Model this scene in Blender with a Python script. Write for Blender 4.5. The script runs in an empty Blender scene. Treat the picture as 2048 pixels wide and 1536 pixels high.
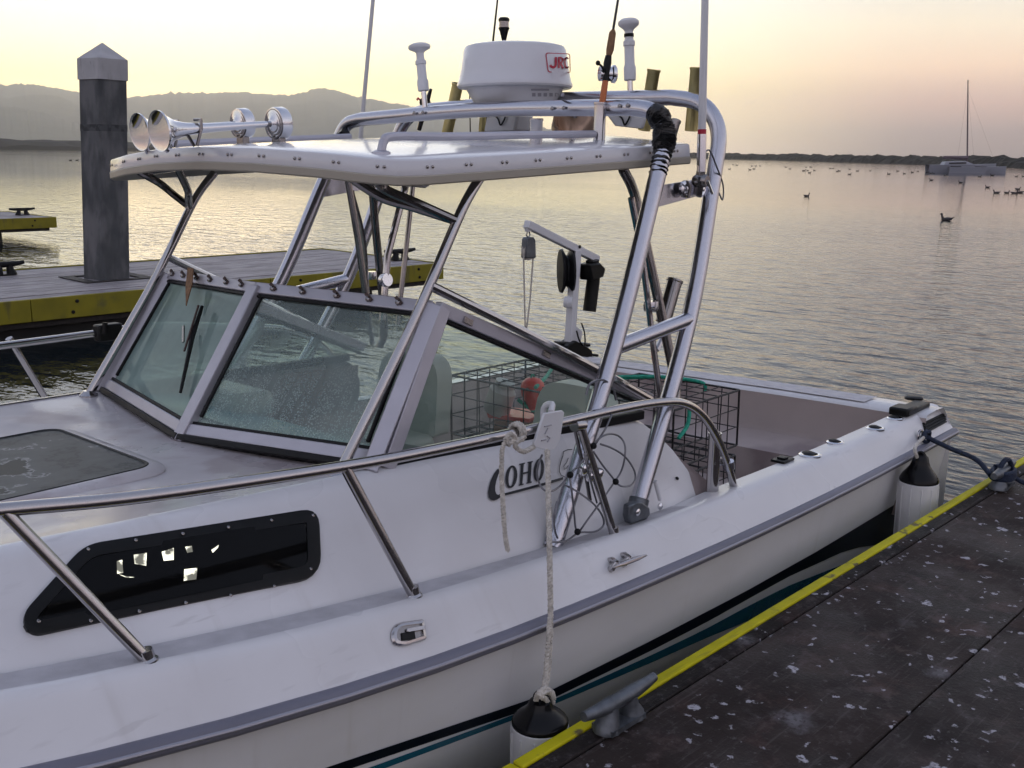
import bpy, bmesh, math, random
from math import radians, sin, cos, pi, tan
from mathutils import Vector, Matrix, noise
from mathutils.geometry import tessellate_polygon
random.seed(7)
V = Vector
SC = bpy.context.scene
COL = SC.collection

# ------------------------------------------------------------------ camera
PITCH, YAW, ROLL, FPX, CAMH = radians(12.723), radians(43.398), radians(0.8594), 2050.0, 2.15
cam = bpy.data.cameras.new('camera')
cam_o = bpy.data.objects.new('camera', cam); COL.objects.link(cam_o); SC.camera = cam_o
cam.sensor_width = 36.0; cam.lens = FPX / 2048 * 36.0; cam.clip_start = 0.05; cam.clip_end = 30000
_f = V((cos(YAW)*cos(PITCH), sin(YAW)*cos(PITCH), -sin(PITCH)))
_r = V((sin(YAW), -cos(YAW), 0)); _u = _r.cross(_f)
_R = _r*cos(ROLL) + _u*sin(ROLL); _U = _R.cross(_f)
CAMP = V((0, 0, CAMH))
cam_o.matrix_world = Matrix(((_R.x, _U.x, -_f.x, 0), (_R.y, _U.y, -_f.y, 0), (_R.z, _U.z, -_f.z, CAMH), (0, 0, 0, 1)))

# ------------------------------------------------------------------ sky, sun, exposure
SUN_AZ = radians(60.0)          # towards the afterglow behind the hills
world = bpy.data.worlds.new('World'); SC.world = world; world.use_nodes = True
def build_world():
    nt = world.node_tree; N = nt.nodes; L = nt.links; N.clear()
    tc = N.new('ShaderNodeTexCoord'); nrm = N.new('ShaderNodeVectorMath'); nrm.operation = 'NORMALIZE'
    L.new(tc.outputs['Generated'], nrm.inputs[0])
    sep = N.new('ShaderNodeSeparateXYZ'); L.new(nrm.outputs[0], sep.inputs[0])
    el = N.new('ShaderNodeMath'); el.operation = 'ARCSINE'; L.new(sep.outputs['Z'], el.inputs[0])
    mp = N.new('ShaderNodeMapRange'); L.new(el.outputs[0], mp.inputs['Value'])
    mp.inputs['From Min'].default_value = radians(-2); mp.inputs['From Max'].default_value = radians(90)
    # square root spreads the low elevations over the ramp
    sq = N.new('ShaderNodeMath'); sq.operation = 'POWER'; sq.inputs[1].default_value = 0.5; L.new(mp.outputs[0], sq.inputs[0])
    def pos(deg): return math.sqrt(max(0.0, (deg + 2) / 92.0))
    def ramp(stops):
        r = N.new('ShaderNodeValToRGB'); L.new(sq.outputs[0], r.inputs[0])
        e = r.color_ramp.elements; r.color_ramp.interpolation = 'B_SPLINE' if False else 'EASE'
        r.color_ramp.interpolation = 'LINEAR'
        while len(e) > 1: e.remove(e[-1])
        e[0].position = pos(stops[0][0]); e[0].color = (*stops[0][1], 1)
        for d, c in stops[1:]:
            k = e.new(pos(d)); k.color = (*c, 1)
        return r
    glow = ramp([(-2, (1.15, .88, .64)), (0.3, (1.5, 1.16, .76)), (2, (1.58, 1.26, .58)), (3.5, (1.34, 1.20, .50)), (5.5, (1.16, 1.10, .74)), (8.5, (1.08, 1.06, .97)), (15, (.95, .98, 1.04)), (26, (.56, .61, .74)), (45, (.30, .34, .46)), (90, (.20, .24, .35))])
    side = ramp([(-2, (.13, .105, .115)), (0.2, (.14, .112, .122)), (1.4, (.22, .16, .165)), (2.8, (.60, .345, .265)), (4.5, (.94, .65, .44)), (6.5, (.88, .75, .56)), (8.5, (.72, .70, .63)), (15, (.50, .52, .58)), (30, (.32, .35, .46)), (90, (.20, .24, .35))])
    anti = ramp([(-2, (.28, .25, .28)), (0.2, (.31, .275, .31)), (4, (.52, .43, .46)), (9, (.60, .53, .57)), (18, (.56, .54, .61)), (40, (.36, .38, .48)), (90, (.20, .24, .35))])
    # azimuth from the afterglow
    hv = N.new('ShaderNodeVectorMath'); hv.operation = 'MULTIPLY'; hv.inputs[1].default_value = (1, 1, 0); L.new(nrm.outputs[0], hv.inputs[0])
    hn = N.new('ShaderNodeVectorMath'); hn.operation = 'NORMALIZE'; L.new(hv.outputs[0], hn.inputs[0])
    dt = N.new('ShaderNodeVectorMath'); dt.operation = 'DOT_PRODUCT'; dt.inputs[1].default_value = (cos(SUN_AZ), sin(SUN_AZ), 0); L.new(hn.outputs[0], dt.inputs[0])
    def mr(a, b):
        m = N.new('ShaderNodeMapRange'); m.interpolation_type = 'SMOOTHSTEP'
        m.inputs['From Min'].default_value = a; m.inputs['From Max'].default_value = b; L.new(dt.outputs['Value'], m.inputs['Value']); return m
    m1, m2 = mr(0.78, 1.0), mr(-0.7, 0.65)
    def mix(fac, a, b):
        m = N.new('ShaderNodeMix'); m.data_type = 'RGBA'; L.new(fac, m.inputs[0]); L.new(a, m.inputs[6]); L.new(b, m.inputs[7]); return m.outputs[2]
    c = mix(m2.outputs[0], anti.outputs[0], side.outputs[0]); c = mix(m1.outputs[0], c, glow.outputs[0])
    sky = N.new('ShaderNodeTexSky'); sky.sky_type = 'NISHITA'; sky.sun_disc = False
    sky.sun_elevation = radians(1.0); sky.sun_rotation = pi/2 - SUN_AZ
    b1 = N.new('ShaderNodeBackground'); b1.inputs['Strength'].default_value = 1.0; L.new(c, b1.inputs['Color'])
    b2 = N.new('ShaderNodeBackground'); b2.inputs['Strength'].default_value = 0.01; L.new(sky.outputs[0], b2.inputs['Color'])
    ad = N.new('ShaderNodeAddShader'); L.new(b1.outputs[0], ad.inputs[0]); L.new(b2.outputs[0], ad.inputs[1])
    out = N.new('ShaderNodeOutputWorld'); L.new(ad.outputs[0], out.inputs['Surface'])
build_world()
sun = bpy.data.lights.new('sun', 'SUN'); sun.energy = 0.05; sun.angle = radians(12); sun.color = (1.0, .72, .45)
sun_o = bpy.data.objects.new('sun', sun); COL.objects.link(sun_o)
sun_o.rotation_euler = V((cos(SUN_AZ)*cos(radians(3)), sin(SUN_AZ)*cos(radians(3)), sin(radians(3)))).to_track_quat('Z', 'Y').to_euler()
vs = SC.view_settings; vs.view_transform = 'Standard'; vs.look = 'None'; vs.gamma = 1.0; vs.exposure = 0.43
try: vs.use_curve_mapping = False
except Exception: pass
SC.cycles.max_bounces = 6; SC.cycles.transparent_max_bounces = 16; SC.cycles.use_denoising = True; SC.cycles.use_adaptive_sampling = True; SC.cycles.adaptive_threshold = .025; SC.cycles.adaptive_min_samples = 16
SC.cycles.volume_bounces = 2; SC.cycles.caustics_reflective = False; SC.cycles.caustics_refractive = False

# ------------------------------------------------------------------ measured points: a pixel of the photograph and one known coordinate give a point
def ray(px, py):
    x, y = px - 1024, py - 768
    return (_f*FPX + _R*x - _U*y).normalized()
def W(px, py, **k):
    d = ray(px, py); (a, v), = k.items(); i = 'xyz'.index(a)
    return CAMP + d*((v - CAMP[i])/d[i])
BM = Matrix.Rotation(radians(1.5), 4, 'Z') @ Matrix.Rotation(radians(-1.0), 4, 'X')
BM.translation = V((3, 3.3, 0)) - BM.to_3x3() @ V((3, 0, 0))      # boat frame: x aft, y to starboard, z up from the water
BI = BM.inverted(); BC = BI @ CAMP; BR = BI.to_3x3()
def bray(px, py): return BR @ ray(px, py)
def q(px, py, **k):
    d = bray(px, py); (a, v), = k.items(); i = 'xyz'.index(a)
    return BC + d*((v - BC[i])/d[i])
def hit(px, py, g, t0=1.0, t1=9.0, n=240):
    d = bray(px, py); ta = t0; ga = g(BC + d*ta)
    for i in range(1, n+1):
        tb = t0 + (t1-t0)*i/n; gb = g(BC + d*tb)
        if ga*gb <= 0:
            for _ in range(30):
                m = (ta+tb)/2; gm = g(BC + d*m)
                if ga*gm <= 0: tb = m
                else: ta = m; ga = gm
            return BC + d*((ta+tb)/2)
        ta, ga = tb, gb
    return BC + d*((t0+t1)/2)

# ------------------------------------------------------------------ materials
M = {}
def mat(name, col, rough=.5, metal=0, var=0, vscale=8, bump=0, bscale=40, coat=0, spec=.5, stretch=None, col2=None, c2scale=3, c2lo=.5, c2hi=.65, rvar=0, detail=4):
    m = bpy.data.materials.new(name); m.use_nodes = True; nt = m.node_tree; N = nt.nodes; L = nt.links
    p = N['Principled BSDF']; p.inputs['Base Color'].default_value = (*col, 1); p.inputs['Roughness'].default_value = rough
    p.inputs['Metallic'].default_value = metal; p.inputs['Coat Weight'].default_value = coat; p.inputs['Coat Roughness'].default_value = .08
    p.inputs['Specular IOR Level'].default_value = spec
    tc = N.new('ShaderNodeTexCoord'); src = tc.outputs['Object']
    if stretch:
        mp = N.new('ShaderNodeMapping'); mp.inputs['Scale'].default_value = stretch; L.new(src, mp.inputs[0]); src = mp.outputs[0]
    cur = None
    def nz(s, d=detail):
        n = N.new('ShaderNodeTexNoise'); n.inputs['Scale'].default_value = s; n.inputs['Detail'].default_value = d; L.new(src, n.inputs['Vector']); return n.outputs['Fac']
    if var:
        r = N.new('ShaderNodeMapRange'); L.new(nz(vscale), r.inputs['Value']); r.inputs['From Min'].default_value = .3; r.inputs['From Max'].default_value = .7
        r.inputs['To Min'].default_value = 1-var; r.inputs['To Max'].default_value = 1+var
        mx = N.new('ShaderNodeMix'); mx.data_type = 'RGBA'; mx.blend_type = 'MULTIPLY'; mx.inputs[0].default_value = 1
        mx.inputs[6].default_value = (*col, 1); cb = N.new('ShaderNodeCombineColor'); [L.new(r.outputs[0], cb.inputs[i]) for i in range(3)]
        L.new(cb.outputs[0], mx.inputs[7]); cur = mx.outputs[2]
    if col2:
        r = N.new('ShaderNodeMapRange'); r.interpolation_type = 'SMOOTHSTEP'; L.new(nz(c2scale, 6), r.inputs['Value']); r.inputs['From Min'].default_value = c2lo; r.inputs['From Max'].default_value = c2hi
        mx = N.new('ShaderNodeMix'); mx.data_type = 'RGBA'; L.new(r.outputs[0], mx.inputs[0])
        if cur: L.new(cur, mx.inputs[6])
        else: mx.inputs[6].default_value = (*col, 1)
        mx.inputs[7].default_value = (*col2, 1); cur = mx.outputs[2]
    if cur: L.new(cur, p.inputs['Base Color'])
    if rvar:
        r = N.new('ShaderNodeMapRange'); L.new(nz(vscale*.6), r.inputs['Value']); r.inputs['From Min'].default_value = .35; r.inputs['From Max'].default_value = .65
        r.inputs['To Min'].default_value = max(.02, rough-rvar); r.inputs['To Max'].default_value = min(1, rough+rvar); L.new(r.outputs[0], p.inputs['Roughness'])
    if bump:
        b = N.new('ShaderNodeBump'); b.inputs['Strength'].default_value = bump; b.inputs['Distance'].default_value = .01
        L.new(nz(bscale, 3), b.inputs['Height']); L.new(b.outputs[0], p.inputs['Normal'])
    M[name] = m; return m
mat('gelcoat', (.76, .75, .76), .28, var=.05, vscale=2.2, coat=.25, rvar=.12, col2=(.66, .64, .64), c2scale=1.6, c2lo=.40, c2hi=.85)
mat('hull_white', (.72, .72, .745), .42, var=.04, vscale=1.6, coat=.06, rvar=.05, stretch=(1, 1, 3), col2=(.63, .62, .62), c2scale=1.1, c2lo=.40, c2hi=.9)
mat('deck', (.53, .50, .515), .35, var=.10, vscale=5, bump=.05, bscale=220, col2=(.43, .38, .39), c2scale=4, c2lo=.46, c2hi=.6, rvar=.22)
mat('nonskid', (.54, .52, .54), .6, var=.12, vscale=14, bump=.25, bscale=260)
mat('liner', (.45, .38, .36), .45, var=.08, vscale=3, col2=(.31, .25, .245), c2scale=2.2)
mat('sole', (.23, .17, .18), .9, var=.2, vscale=30, bump=.3, bscale=300)
mat('rubrail', (.17, .17, .215), .4, var=.12, vscale=6, stretch=(.3, 1, 1))
mat('rub_insert', (.36, .36, .41), .3, metal=.5)
mat('aluminium', (.56, .56, .61), .22, metal=1, var=.02, vscale=5, rvar=.03)
mat('stainless', (.50, .48, .48), .13, metal=1, var=.03, vscale=5, rvar=.03)
mat('stainless_dark', (.30, .285, .28), .18, metal=1, var=.05, vscale=6, rvar=.04)
mat('chrome', (.78, .78, .80), .07, metal=1)
mat('brass', (.50, .43, .20), .42, metal=1, var=.15, vscale=14, rvar=.1)
mat('frame_alu', (.50, .49, .54), .42, metal=.55, var=.05, vscale=10)
mat('rubber', (.010, .010, .011), .5, spec=.2)
mat('black_plastic', (.008, .008, .008), .38, var=.2, vscale=20, spec=.22)
mat('rust_tab', (.07, .045, .04), .7)
mat('black_vinyl', (.006, .006, .007), .22, spec=.25)
mat('black_tape', (.010, .011, .012), .18, spec=.6, bump=.8, bscale=55)
mat('tinted_acrylic', (.003, .003, .003), .06, spec=.16)
mat('white_plastic', (.72, .72, .74), .32, var=.03, vscale=6)
mat('radar_white', (.74, .74, .76), .26, var=.03, vscale=5, coat=.2)
mat('grey_print', (.36, .35, .38), .5)
mat('red_print', (.50, .015, .05), .4)
mat('teal', (.014, .10, .15), .22, coat=.4)
mat('navy', (.004, .007, .012), .35, spec=.2)
mat('ink', (.008, .008, .012), .35)
mat('hard_top', (.72, .71, .73), .18, var=.03, vscale=2, coat=.5, rvar=.06)
mat('beige', (.42, .38, .31), .4)
mat('rope_white', (.60, .56, .50), .85, var=.25, vscale=60, bump=.6, bscale=160)
mat('rope_blue', (.012, .022, .050), .7, var=.3, vscale=60, bump=.6, bscale=160)
mat('rope_green', (.02, .36, .24), .6, var=.3, vscale=50, bump=.5, bscale=120)
mat('wire_black', (.010, .009, .009), .45)
mat('cable', (.20, .20, .22), .3, metal=.5)
mat('buoy_red', (.80, .06, .04), .35)
mat('bait_white', (.6, .58, .55), .5)
mat('rust_bait', (.30, .12, .06), .7)
mat('seat', (.52, .53, .48), .45, var=.05, vscale=6)
mat('blue_vinyl', (.06, .26, .34), .4, var=.25, vscale=5)
mat('cork', (.22, .12, .06), .8, var=.3, vscale=60)
mat('rod_dark', (.02, .016, .014), .2)
mat('rod_copper', (.42, .13, .05), .25, metal=.5)
mat('sunset_sheen', (.55, .40, .30), .25, metal=.7)
mat('galv', (.14, .152, .168), .48, metal=.75, var=.2, vscale=26, bump=.15, bscale=60, rvar=.1)
mat('yellow_paint', (.56, .50, .006), .6, spec=.25, var=.12, vscale=9, col2=(.15, .12, .05), c2scale=11, c2lo=.585, c2hi=.66, bump=.2, bscale=50)
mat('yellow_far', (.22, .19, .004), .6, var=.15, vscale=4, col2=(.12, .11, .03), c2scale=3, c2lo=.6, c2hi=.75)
mat('dark_edge', (.022, .018, .016), .7, var=.4, vscale=20, bump=.4, bscale=60)
mat('dock_float', (.010, .010, .010), .6)
mat('far_wood', (.30, .27, .275), .65, var=.5, vscale=7, stretch=(.35, 5, 1), bump=.5, bscale=20, col2=(.48, .45, .46), c2scale=8, c2lo=.52, c2hi=.66)
mat('far_wood2', (.25, .225, .23), .65, var=.5, vscale=7, stretch=(.35, 5, 1), bump=.5, bscale=20, col2=(.45, .42, .43), c2scale=7, c2lo=.52, c2hi=.66)
mat('pile', (.075, .08, .085), .8, var=.22, vscale=7, bump=.5, bscale=30, stretch=(1, 1, .5), col2=(.15, .15, .155), c2scale=3.4, c2lo=.42, c2hi=.62)
mat('pile_cap', (.44, .435, .45), .6, var=.08, vscale=6, col2=(.20, .19, .19), c2scale=7, c2lo=.62, c2hi=.74)
mat('pile_band', (.075, .08, .085), .8, col2=(.040, .041, .044), c2scale=9, c2lo=.48, c2hi=.56)
mat('far_hull', (.30, .31, .36), .4)
mat('far_dark', (.02, .02, .025), .5)
mat('spar', (.12, .09, .11), .5)
mat('gull', (.055, .05, .055), .8, col2=(.16, .15, .15), c2scale=3)
mat('hill', (.045, .050, .040), .95, var=.3, vscale=.01)
mat('shore', (.020, .018, .018), .95, var=.3, vscale=.05)
mat('rock', (.016, .017, .015), .95, var=.4, vscale=.6)

def streaks(name, amt, scale, lo, hi, col):
    """run marks: long thin stains down a surface, mixed over the base colour"""
    nt = M[name].node_tree; N = nt.nodes; L = nt.links; p = N['Principled BSDF']; link = p.inputs['Base Color'].links[0]; src = link.from_socket
    tc = N.new('ShaderNodeTexCoord'); mp = N.new('ShaderNodeMapping'); mp.inputs['Scale'].default_value = scale; L.new(tc.outputs['Object'], mp.inputs[0])
    n = N.new('ShaderNodeTexNoise'); n.inputs['Scale'].default_value = 1; n.inputs['Detail'].default_value = 4; L.new(mp.outputs[0], n.inputs['Vector'])
    n2 = N.new('ShaderNodeTexNoise'); n2.inputs['Scale'].default_value = 2.3; n2.inputs['Detail'].default_value = 2; L.new(tc.outputs['Object'], n2.inputs['Vector'])
    r = N.new('ShaderNodeMapRange'); r.interpolation_type = 'SMOOTHSTEP'; L.new(n.outputs['Fac'], r.inputs['Value']); r.inputs['From Min'].default_value = lo; r.inputs['From Max'].default_value = hi; r.inputs['To Max'].default_value = amt
    r2 = N.new('ShaderNodeMapRange'); L.new(n2.outputs['Fac'], r2.inputs['Value']); r2.inputs['From Min'].default_value = .42; r2.inputs['From Max'].default_value = .62
    mu = N.new('ShaderNodeMath'); mu.operation = 'MULTIPLY'; L.new(r.outputs[0], mu.inputs[0]); L.new(r2.outputs[0], mu.inputs[1])
    mx = N.new('ShaderNodeMix'); mx.data_type = 'RGBA'; L.new(mu.outputs[0], mx.inputs[0]); L.new(src, mx.inputs[6]); mx.inputs[7].default_value = (*col, 1); L.new(mx.outputs[2], p.inputs['Base Color'])
streaks('gelcoat', .24, (17, 3, 1.6), .54, .78, (.46, .42, .38)); streaks('gelcoat', .35, (6, 40, 40), .60, .70, (.50, .48, .48))
streaks('hull_white', .26, (15, 3, 1.2), .54, .78, (.46, .43, .38)); streaks('pile', .3, (9, 9, .6), .52, .70, (.035, .035, .036)); streaks('pile_cap', .55, (14, 14, 1.5), .52, .68, (.16, .15, .15))
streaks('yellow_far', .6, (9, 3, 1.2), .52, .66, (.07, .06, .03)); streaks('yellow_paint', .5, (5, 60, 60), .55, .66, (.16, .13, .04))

def dock_mat(name, col, seed):
    """weathered deck panel: dark brown, damp patches, worn lighter streaks and bird lime spots"""
    m = bpy.data.materials.new(name); m.use_nodes = True; nt = m.node_tree; N = nt.nodes; L = nt.links; p = N['Principled BSDF']
    tc = N.new('ShaderNodeTexCoord'); g = N.new('ShaderNodeMapping'); g.inputs['Location'].default_value = (seed*3.7, seed*1.3, 0); L.new(tc.outputs['Object'], g.inputs[0]); src = g.outputs[0]
    def nz(s, d=5, v=None, rough=.6):
        n = N.new('ShaderNodeTexNoise'); n.inputs['Scale'].default_value = s; n.inputs['Detail'].default_value = d; n.inputs['Roughness'].default_value = rough; L.new(v or src, n.inputs['Vector']); return n
    def rng(v, a, b, c=0., d=1., sm=True):
        r = N.new('ShaderNodeMapRange'); r.interpolation_type = 'SMOOTHSTEP' if sm else 'LINEAR'; L.new(v, r.inputs['Value'])
        for k, x in zip(('From Min', 'From Max', 'To Min', 'To Max'), (a, b, c, d)): r.inputs[k].default_value = x
        return r.outputs[0]
    def mix(f, a, b):
        x = N.new('ShaderNodeMix'); x.data_type = 'RGBA'; L.new(f, x.inputs[0])
        for s, i in ((a, 6), (b, 7)):
            if isinstance(s, tuple): x.inputs[i].default_value = (*s, 1)
            else: L.new(s, x.inputs[i])
        return x.outputs[2]
    def mul(a, b):
        x = N.new('ShaderNodeMath'); x.operation = 'MULTIPLY'; L.new(a, x.inputs[0])
        if isinstance(b, float): x.inputs[1].default_value = b
        else: L.new(b, x.inputs[1])
        return x.outputs[0]
    c = mix(rng(nz(2.2).outputs['Fac'], .36, .66), col, tuple(k*2.1 for k in col))
    c = mix(rng(nz(5.5, 6).outputs['Fac'], .52, .70), c, (col[0]*2.6, col[1]*2.0, col[2]*1.9))
    st = N.new('ShaderNodeMapping'); st.inputs['Scale'].default_value = (2, 26, 1); L.new(src, st.inputs[0])
    c = mix(rng(nz(3, 4, st.outputs[0]).outputs['Fac'], .55, .72, 0, .35), c, (.12, .10, .10))
    c = mix(rng(nz(11, 6, None, .7).outputs['Fac'], .50, .74, 0, .55), c, (.105, .088, .088))
    c = mix(rng(nz(28, 5, None, .75).outputs['Fac'], .56, .72, 0, .5), c, (.16, .145, .15))
    # droppings: warped Voronoi discs, some as rings, some as smears
    wn = nz(14, 4); wv = N.new('ShaderNodeVectorMath'); wv.operation = 'SCALE'; wv.inputs['Scale'].default_value = .11; L.new(wn.outputs['Color'], wv.inputs[0])
    av = N.new('ShaderNodeVectorMath'); av.operation = 'ADD'; L.new(src, av.inputs[0]); L.new(wv.outputs[0], av.inputs[1])
    spot = None
    for sc_, lo, hi, prob, amt in ((3.2, .06, .26, .35, .25), (4.6, .09, .14, .6, 1.0), (7.0, .09, .15, .62, 1.0), (11.0, .10, .17, .6, .9), (19.0, .12, .22, .5, .8)):
        vo = N.new('ShaderNodeTexVoronoi'); vo.inputs['Scale'].default_value = sc_; vo.inputs['Randomness'].default_value = 1; L.new(av.outputs[0], vo.inputs['Vector'])
        f = rng(vo.outputs['Distance'], lo, hi, 1., 0.)
        sr = N.new('ShaderNodeSeparateColor'); L.new(vo.outputs['Color'], sr.inputs[0])
        f = mul(f, rng(sr.outputs['Red'], 1-prob, 1-prob+.05)); f = mul(f, rng(nz(45, 3).outputs['Fac'], .34, .52, .25, 1.)); f = mul(f, amt)
        # pale ring with a worn centre for half of them
        ringv = rng(vo.outputs['Distance'], 0.0, lo*.8, .25, 1.); f = mul(f, ringv)
        if spot is None: spot = f
        else:
            x = N.new('ShaderNodeMath'); x.operation = 'MAXIMUM'; L.new(spot, x.inputs[0]); L.new(f, x.inputs[1]); spot = x.outputs[0]
    c = mix(spot, c, (.50, .48, .52))
    L.new(c, p.inputs['Base Color'])
    L.new(rng(nz(1.8).outputs['Fac'], .38, .62, .55, .9), p.inputs['Roughness']); p.inputs['Specular IOR Level'].default_value = .22
    b = N.new('ShaderNodeBump'); b.inputs['Strength'].default_value = .55; b.inputs['Distance'].default_value = .006; L.new(nz(70, 4).outputs['Fac'], b.inputs['Height']); L.new(b.outputs[0], p.inputs['Normal'])
    M[name] = m
dock_mat('dock_panel', (.024, .0175, .015), 0); dock_mat('dock_panel_b', (.022, .017, .015), 1); dock_mat('dock_edge_board', (.014, .011, .010), 2)

def water_mat():
    m = bpy.data.materials.new('water'); m.use_nodes = True; nt = m.node_tree; N = nt.nodes; L = nt.links; p = N['Principled BSDF']
    p.inputs['Base Color'].default_value = (.010, .014, .016, 1); p.inputs['Roughness'].default_value = .05; p.inputs['IOR'].default_value = 1.34; p.inputs['Specular IOR Level'].default_value = .5
    tc = N.new('ShaderNodeTexCoord')
    def nz(s, d, sx, sy, rot):
        mp = N.new('ShaderNodeMapping'); mp.inputs['Scale'].default_value = (sx, sy, 1); mp.inputs['Rotation'].default_value = (0, 0, rot); L.new(tc.outputs['Object'], mp.inputs[0])
        n = N.new('ShaderNodeTexNoise'); n.inputs['Scale'].default_value = s; n.inputs['Detail'].default_value = d; n.inputs['Roughness'].default_value = .5; L.new(mp.outputs[0], n.inputs['Vector']); return n.outputs['Fac']
    # wavelets: crests lie across the line of sight
    a = nz(2.7, 3, 1.0, .42, -radians(42)); b_ = nz(7.5, 3, 1.0, .55, -radians(55)); c_ = nz(.35, 2, 1.0, .5, -radians(30))
    def mad(x, k, y):
        q1 = N.new('ShaderNodeMath'); q1.operation = 'MULTIPLY_ADD'; L.new(x, q1.inputs[0]); q1.inputs[1].default_value = k
        if isinstance(y, float): q1.inputs[2].default_value = y
        else: L.new(y, q1.inputs[2])
        return q1.outputs[0]
    h = mad(a, .066, mad(b_, .020, mad(c_, .03, 0.0)))
    # calmer, glassy lanes further out
    lane = nz(.05, 3, 1, .35, -radians(40)); r = N.new('ShaderNodeMapRange'); L.new(lane, r.inputs['Value']); r.inputs['From Min'].default_value = .38; r.inputs['From Max'].default_value = .62; r.inputs['To Min'].default_value = .45; r.inputs['To Max'].default_value = 1.0
    # the basin by the docks is ruffled, the bay beyond lies calmer
    ln = N.new('ShaderNodeVectorMath'); ln.operation = 'LENGTH'; L.new(tc.outputs['Object'], ln.inputs[0]); rl = N.new('ShaderNodeMapRange'); rl.interpolation_type = 'SMOOTHSTEP'; L.new(ln.outputs['Value'], rl.inputs['Value'])
    for k_, x_ in zip(('From Min', 'From Max', 'To Min', 'To Max'), (14, 60, 1.0, .22)): rl.inputs[k_].default_value = x_
    ml_ = N.new('ShaderNodeMath'); ml_.operation = 'MULTIPLY'; L.new(r.outputs[0], ml_.inputs[0]); L.new(rl.outputs[0], ml_.inputs[1]); r = ml_
    bp = N.new('ShaderNodeBump'); bp.inputs['Distance'].default_value = 1.0; L.new(r.outputs[0], bp.inputs['Strength']); L.new(h, bp.inputs['Height']); L.new(bp.outputs[0], p.inputs['Normal'])
    M['water'] = m
water_mat()

def glass_mat(name, tint, fog, fogcol, drops=0., gloss=.10):
    m = bpy.data.materials.new(name); m.use_nodes = True; nt = m.node_tree; N = nt.nodes; L = nt.links; N.remove(N['Principled BSDF']); out = N['Material Output']
    tr = N.new('ShaderNodeBsdfTransparent'); tr.inputs[0].default_value = (*tint, 1)
    gl = N.new('ShaderNodeBsdfGlossy'); gl.inputs['Roughness'].default_value = .02; gl.inputs[0].default_value = (.9, 1, .97, 1)
    lw = N.new('ShaderNodeLayerWeight'); lw.inputs[0].default_value = .5; pw = N.new('ShaderNodeMath'); pw.operation = 'POWER'; L.new(lw.outputs['Facing'], pw.inputs[0]); pw.inputs[1].default_value = 4.0
    fr = N.new('ShaderNodeMath'); fr.operation = 'MULTIPLY_ADD'; L.new(pw.outputs[0], fr.inputs[0]); fr.inputs[1].default_value = .9; fr.inputs[2].default_value = .05
    m1 = N.new('ShaderNodeMixShader'); L.new(fr.outputs[0], m1.inputs[0]); L.new(tr.outputs[0], m1.inputs[1]); L.new(gl.outputs[0], m1.inputs[2])
    df = N.new('ShaderNodeBsdfDiffuse'); df.inputs[0].default_value = (*fogcol, 1)
    tl = N.new('ShaderNodeBsdfTranslucent'); tl.inputs[0].default_value = (*fogcol, 1)
    dm = N.new('ShaderNodeMixShader'); dm.inputs[0].default_value = .45; L.new(df.outputs[0], dm.inputs[1]); L.new(tl.outputs[0], dm.inputs[2])
    tc = N.new('ShaderNodeTexCoord')
    n1 = N.new('ShaderNodeTexNoise'); n1.inputs['Scale'].default_value = 2.6; n1.inputs['Detail'].default_value = 5; L.new(tc.outputs['Object'], n1.inputs['Vector'])
    r1 = N.new('ShaderNodeMapRange'); L.new(n1.outputs['Fac'], r1.inputs['Value']); r1.inputs['From Min'].default_value = .3; r1.inputs['From Max'].default_value = .7; r1.inputs['To Min'].default_value = fog*.55; r1.inputs['To Max'].default_value = fog*1.3
    fac = r1.outputs[0]
    if drops:
        # condensation: beads low on the pane, runs where drops slid down
        vo = N.new('ShaderNodeTexVoronoi'); vo.inputs['Scale'].default_value = 150; L.new(tc.outputs['Object'], vo.inputs['Vector'])
        rd = N.new('ShaderNodeMapRange'); L.new(vo.outputs['Distance'], rd.inputs['Value']); rd.inputs['From Min'].default_value = .22; rd.inputs['From Max'].default_value = .5; rd.inputs['To Min'].default_value = 1; rd.inputs['To Max'].default_value = 0
        sx = N.new('ShaderNodeSeparateXYZ'); L.new(tc.outputs['Object'], sx.inputs[0])
        rz = N.new('ShaderNodeMapRange'); rz.interpolation_type = 'SMOOTHSTEP'; L.new(sx.outputs['Z'], rz.inputs['Value']); rz.inputs['From Min'].default_value = 1.47; rz.inputs['From Max'].default_value = 1.27; rz.inputs['To Min'].default_value = .12; rz.inputs['To Max'].default_value = 1
        mp = N.new('ShaderNodeMapping'); mp.inputs['Scale'].default_value = (1, 26, 1.4); L.new(tc.outputs['Object'], mp.inputs[0])
        ns = N.new('ShaderNodeTexNoise'); ns.inputs['Scale'].default_value = 1.6; ns.inputs['Detail'].default_value = 3; L.new(mp.outputs[0], ns.inputs['Vector'])
        rs = N.new('ShaderNodeMapRange'); L.new(ns.outputs['Fac'], rs.inputs['Value']); rs.inputs['From Min'].default_value = .38; rs.inputs['From Max'].default_value = .52
        a = N.new('ShaderNodeMath'); a.operation = 'MULTIPLY'; L.new(rd.outputs[0], a.inputs[0]); L.new(rz.outputs[0], a.inputs[1])
        a2 = N.new('ShaderNodeMath'); a2.operation = 'MULTIPLY'; L.new(a.outputs[0], a2.inputs[0]); L.new(rs.outputs[0], a2.inputs[1])
        a3 = N.new('ShaderNodeMath'); a3.operation = 'MULTIPLY_ADD'; L.new(a2.outputs[0], a3.inputs[0]); a3.inputs[1].default_value = drops; L.new(fac, a3.inputs[2]); a3.use_clamp = True; fac = a3.outputs[0]
    m2 = N.new('ShaderNodeMixShader'); L.new(fac, m2.inputs[0]); L.new(m1.outputs[0], m2.inputs[1]); L.new(dm.outputs[0], m2.inputs[2]); L.new(m2.outputs[0], out.inputs['Surface'])
    M[name] = m
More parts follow.
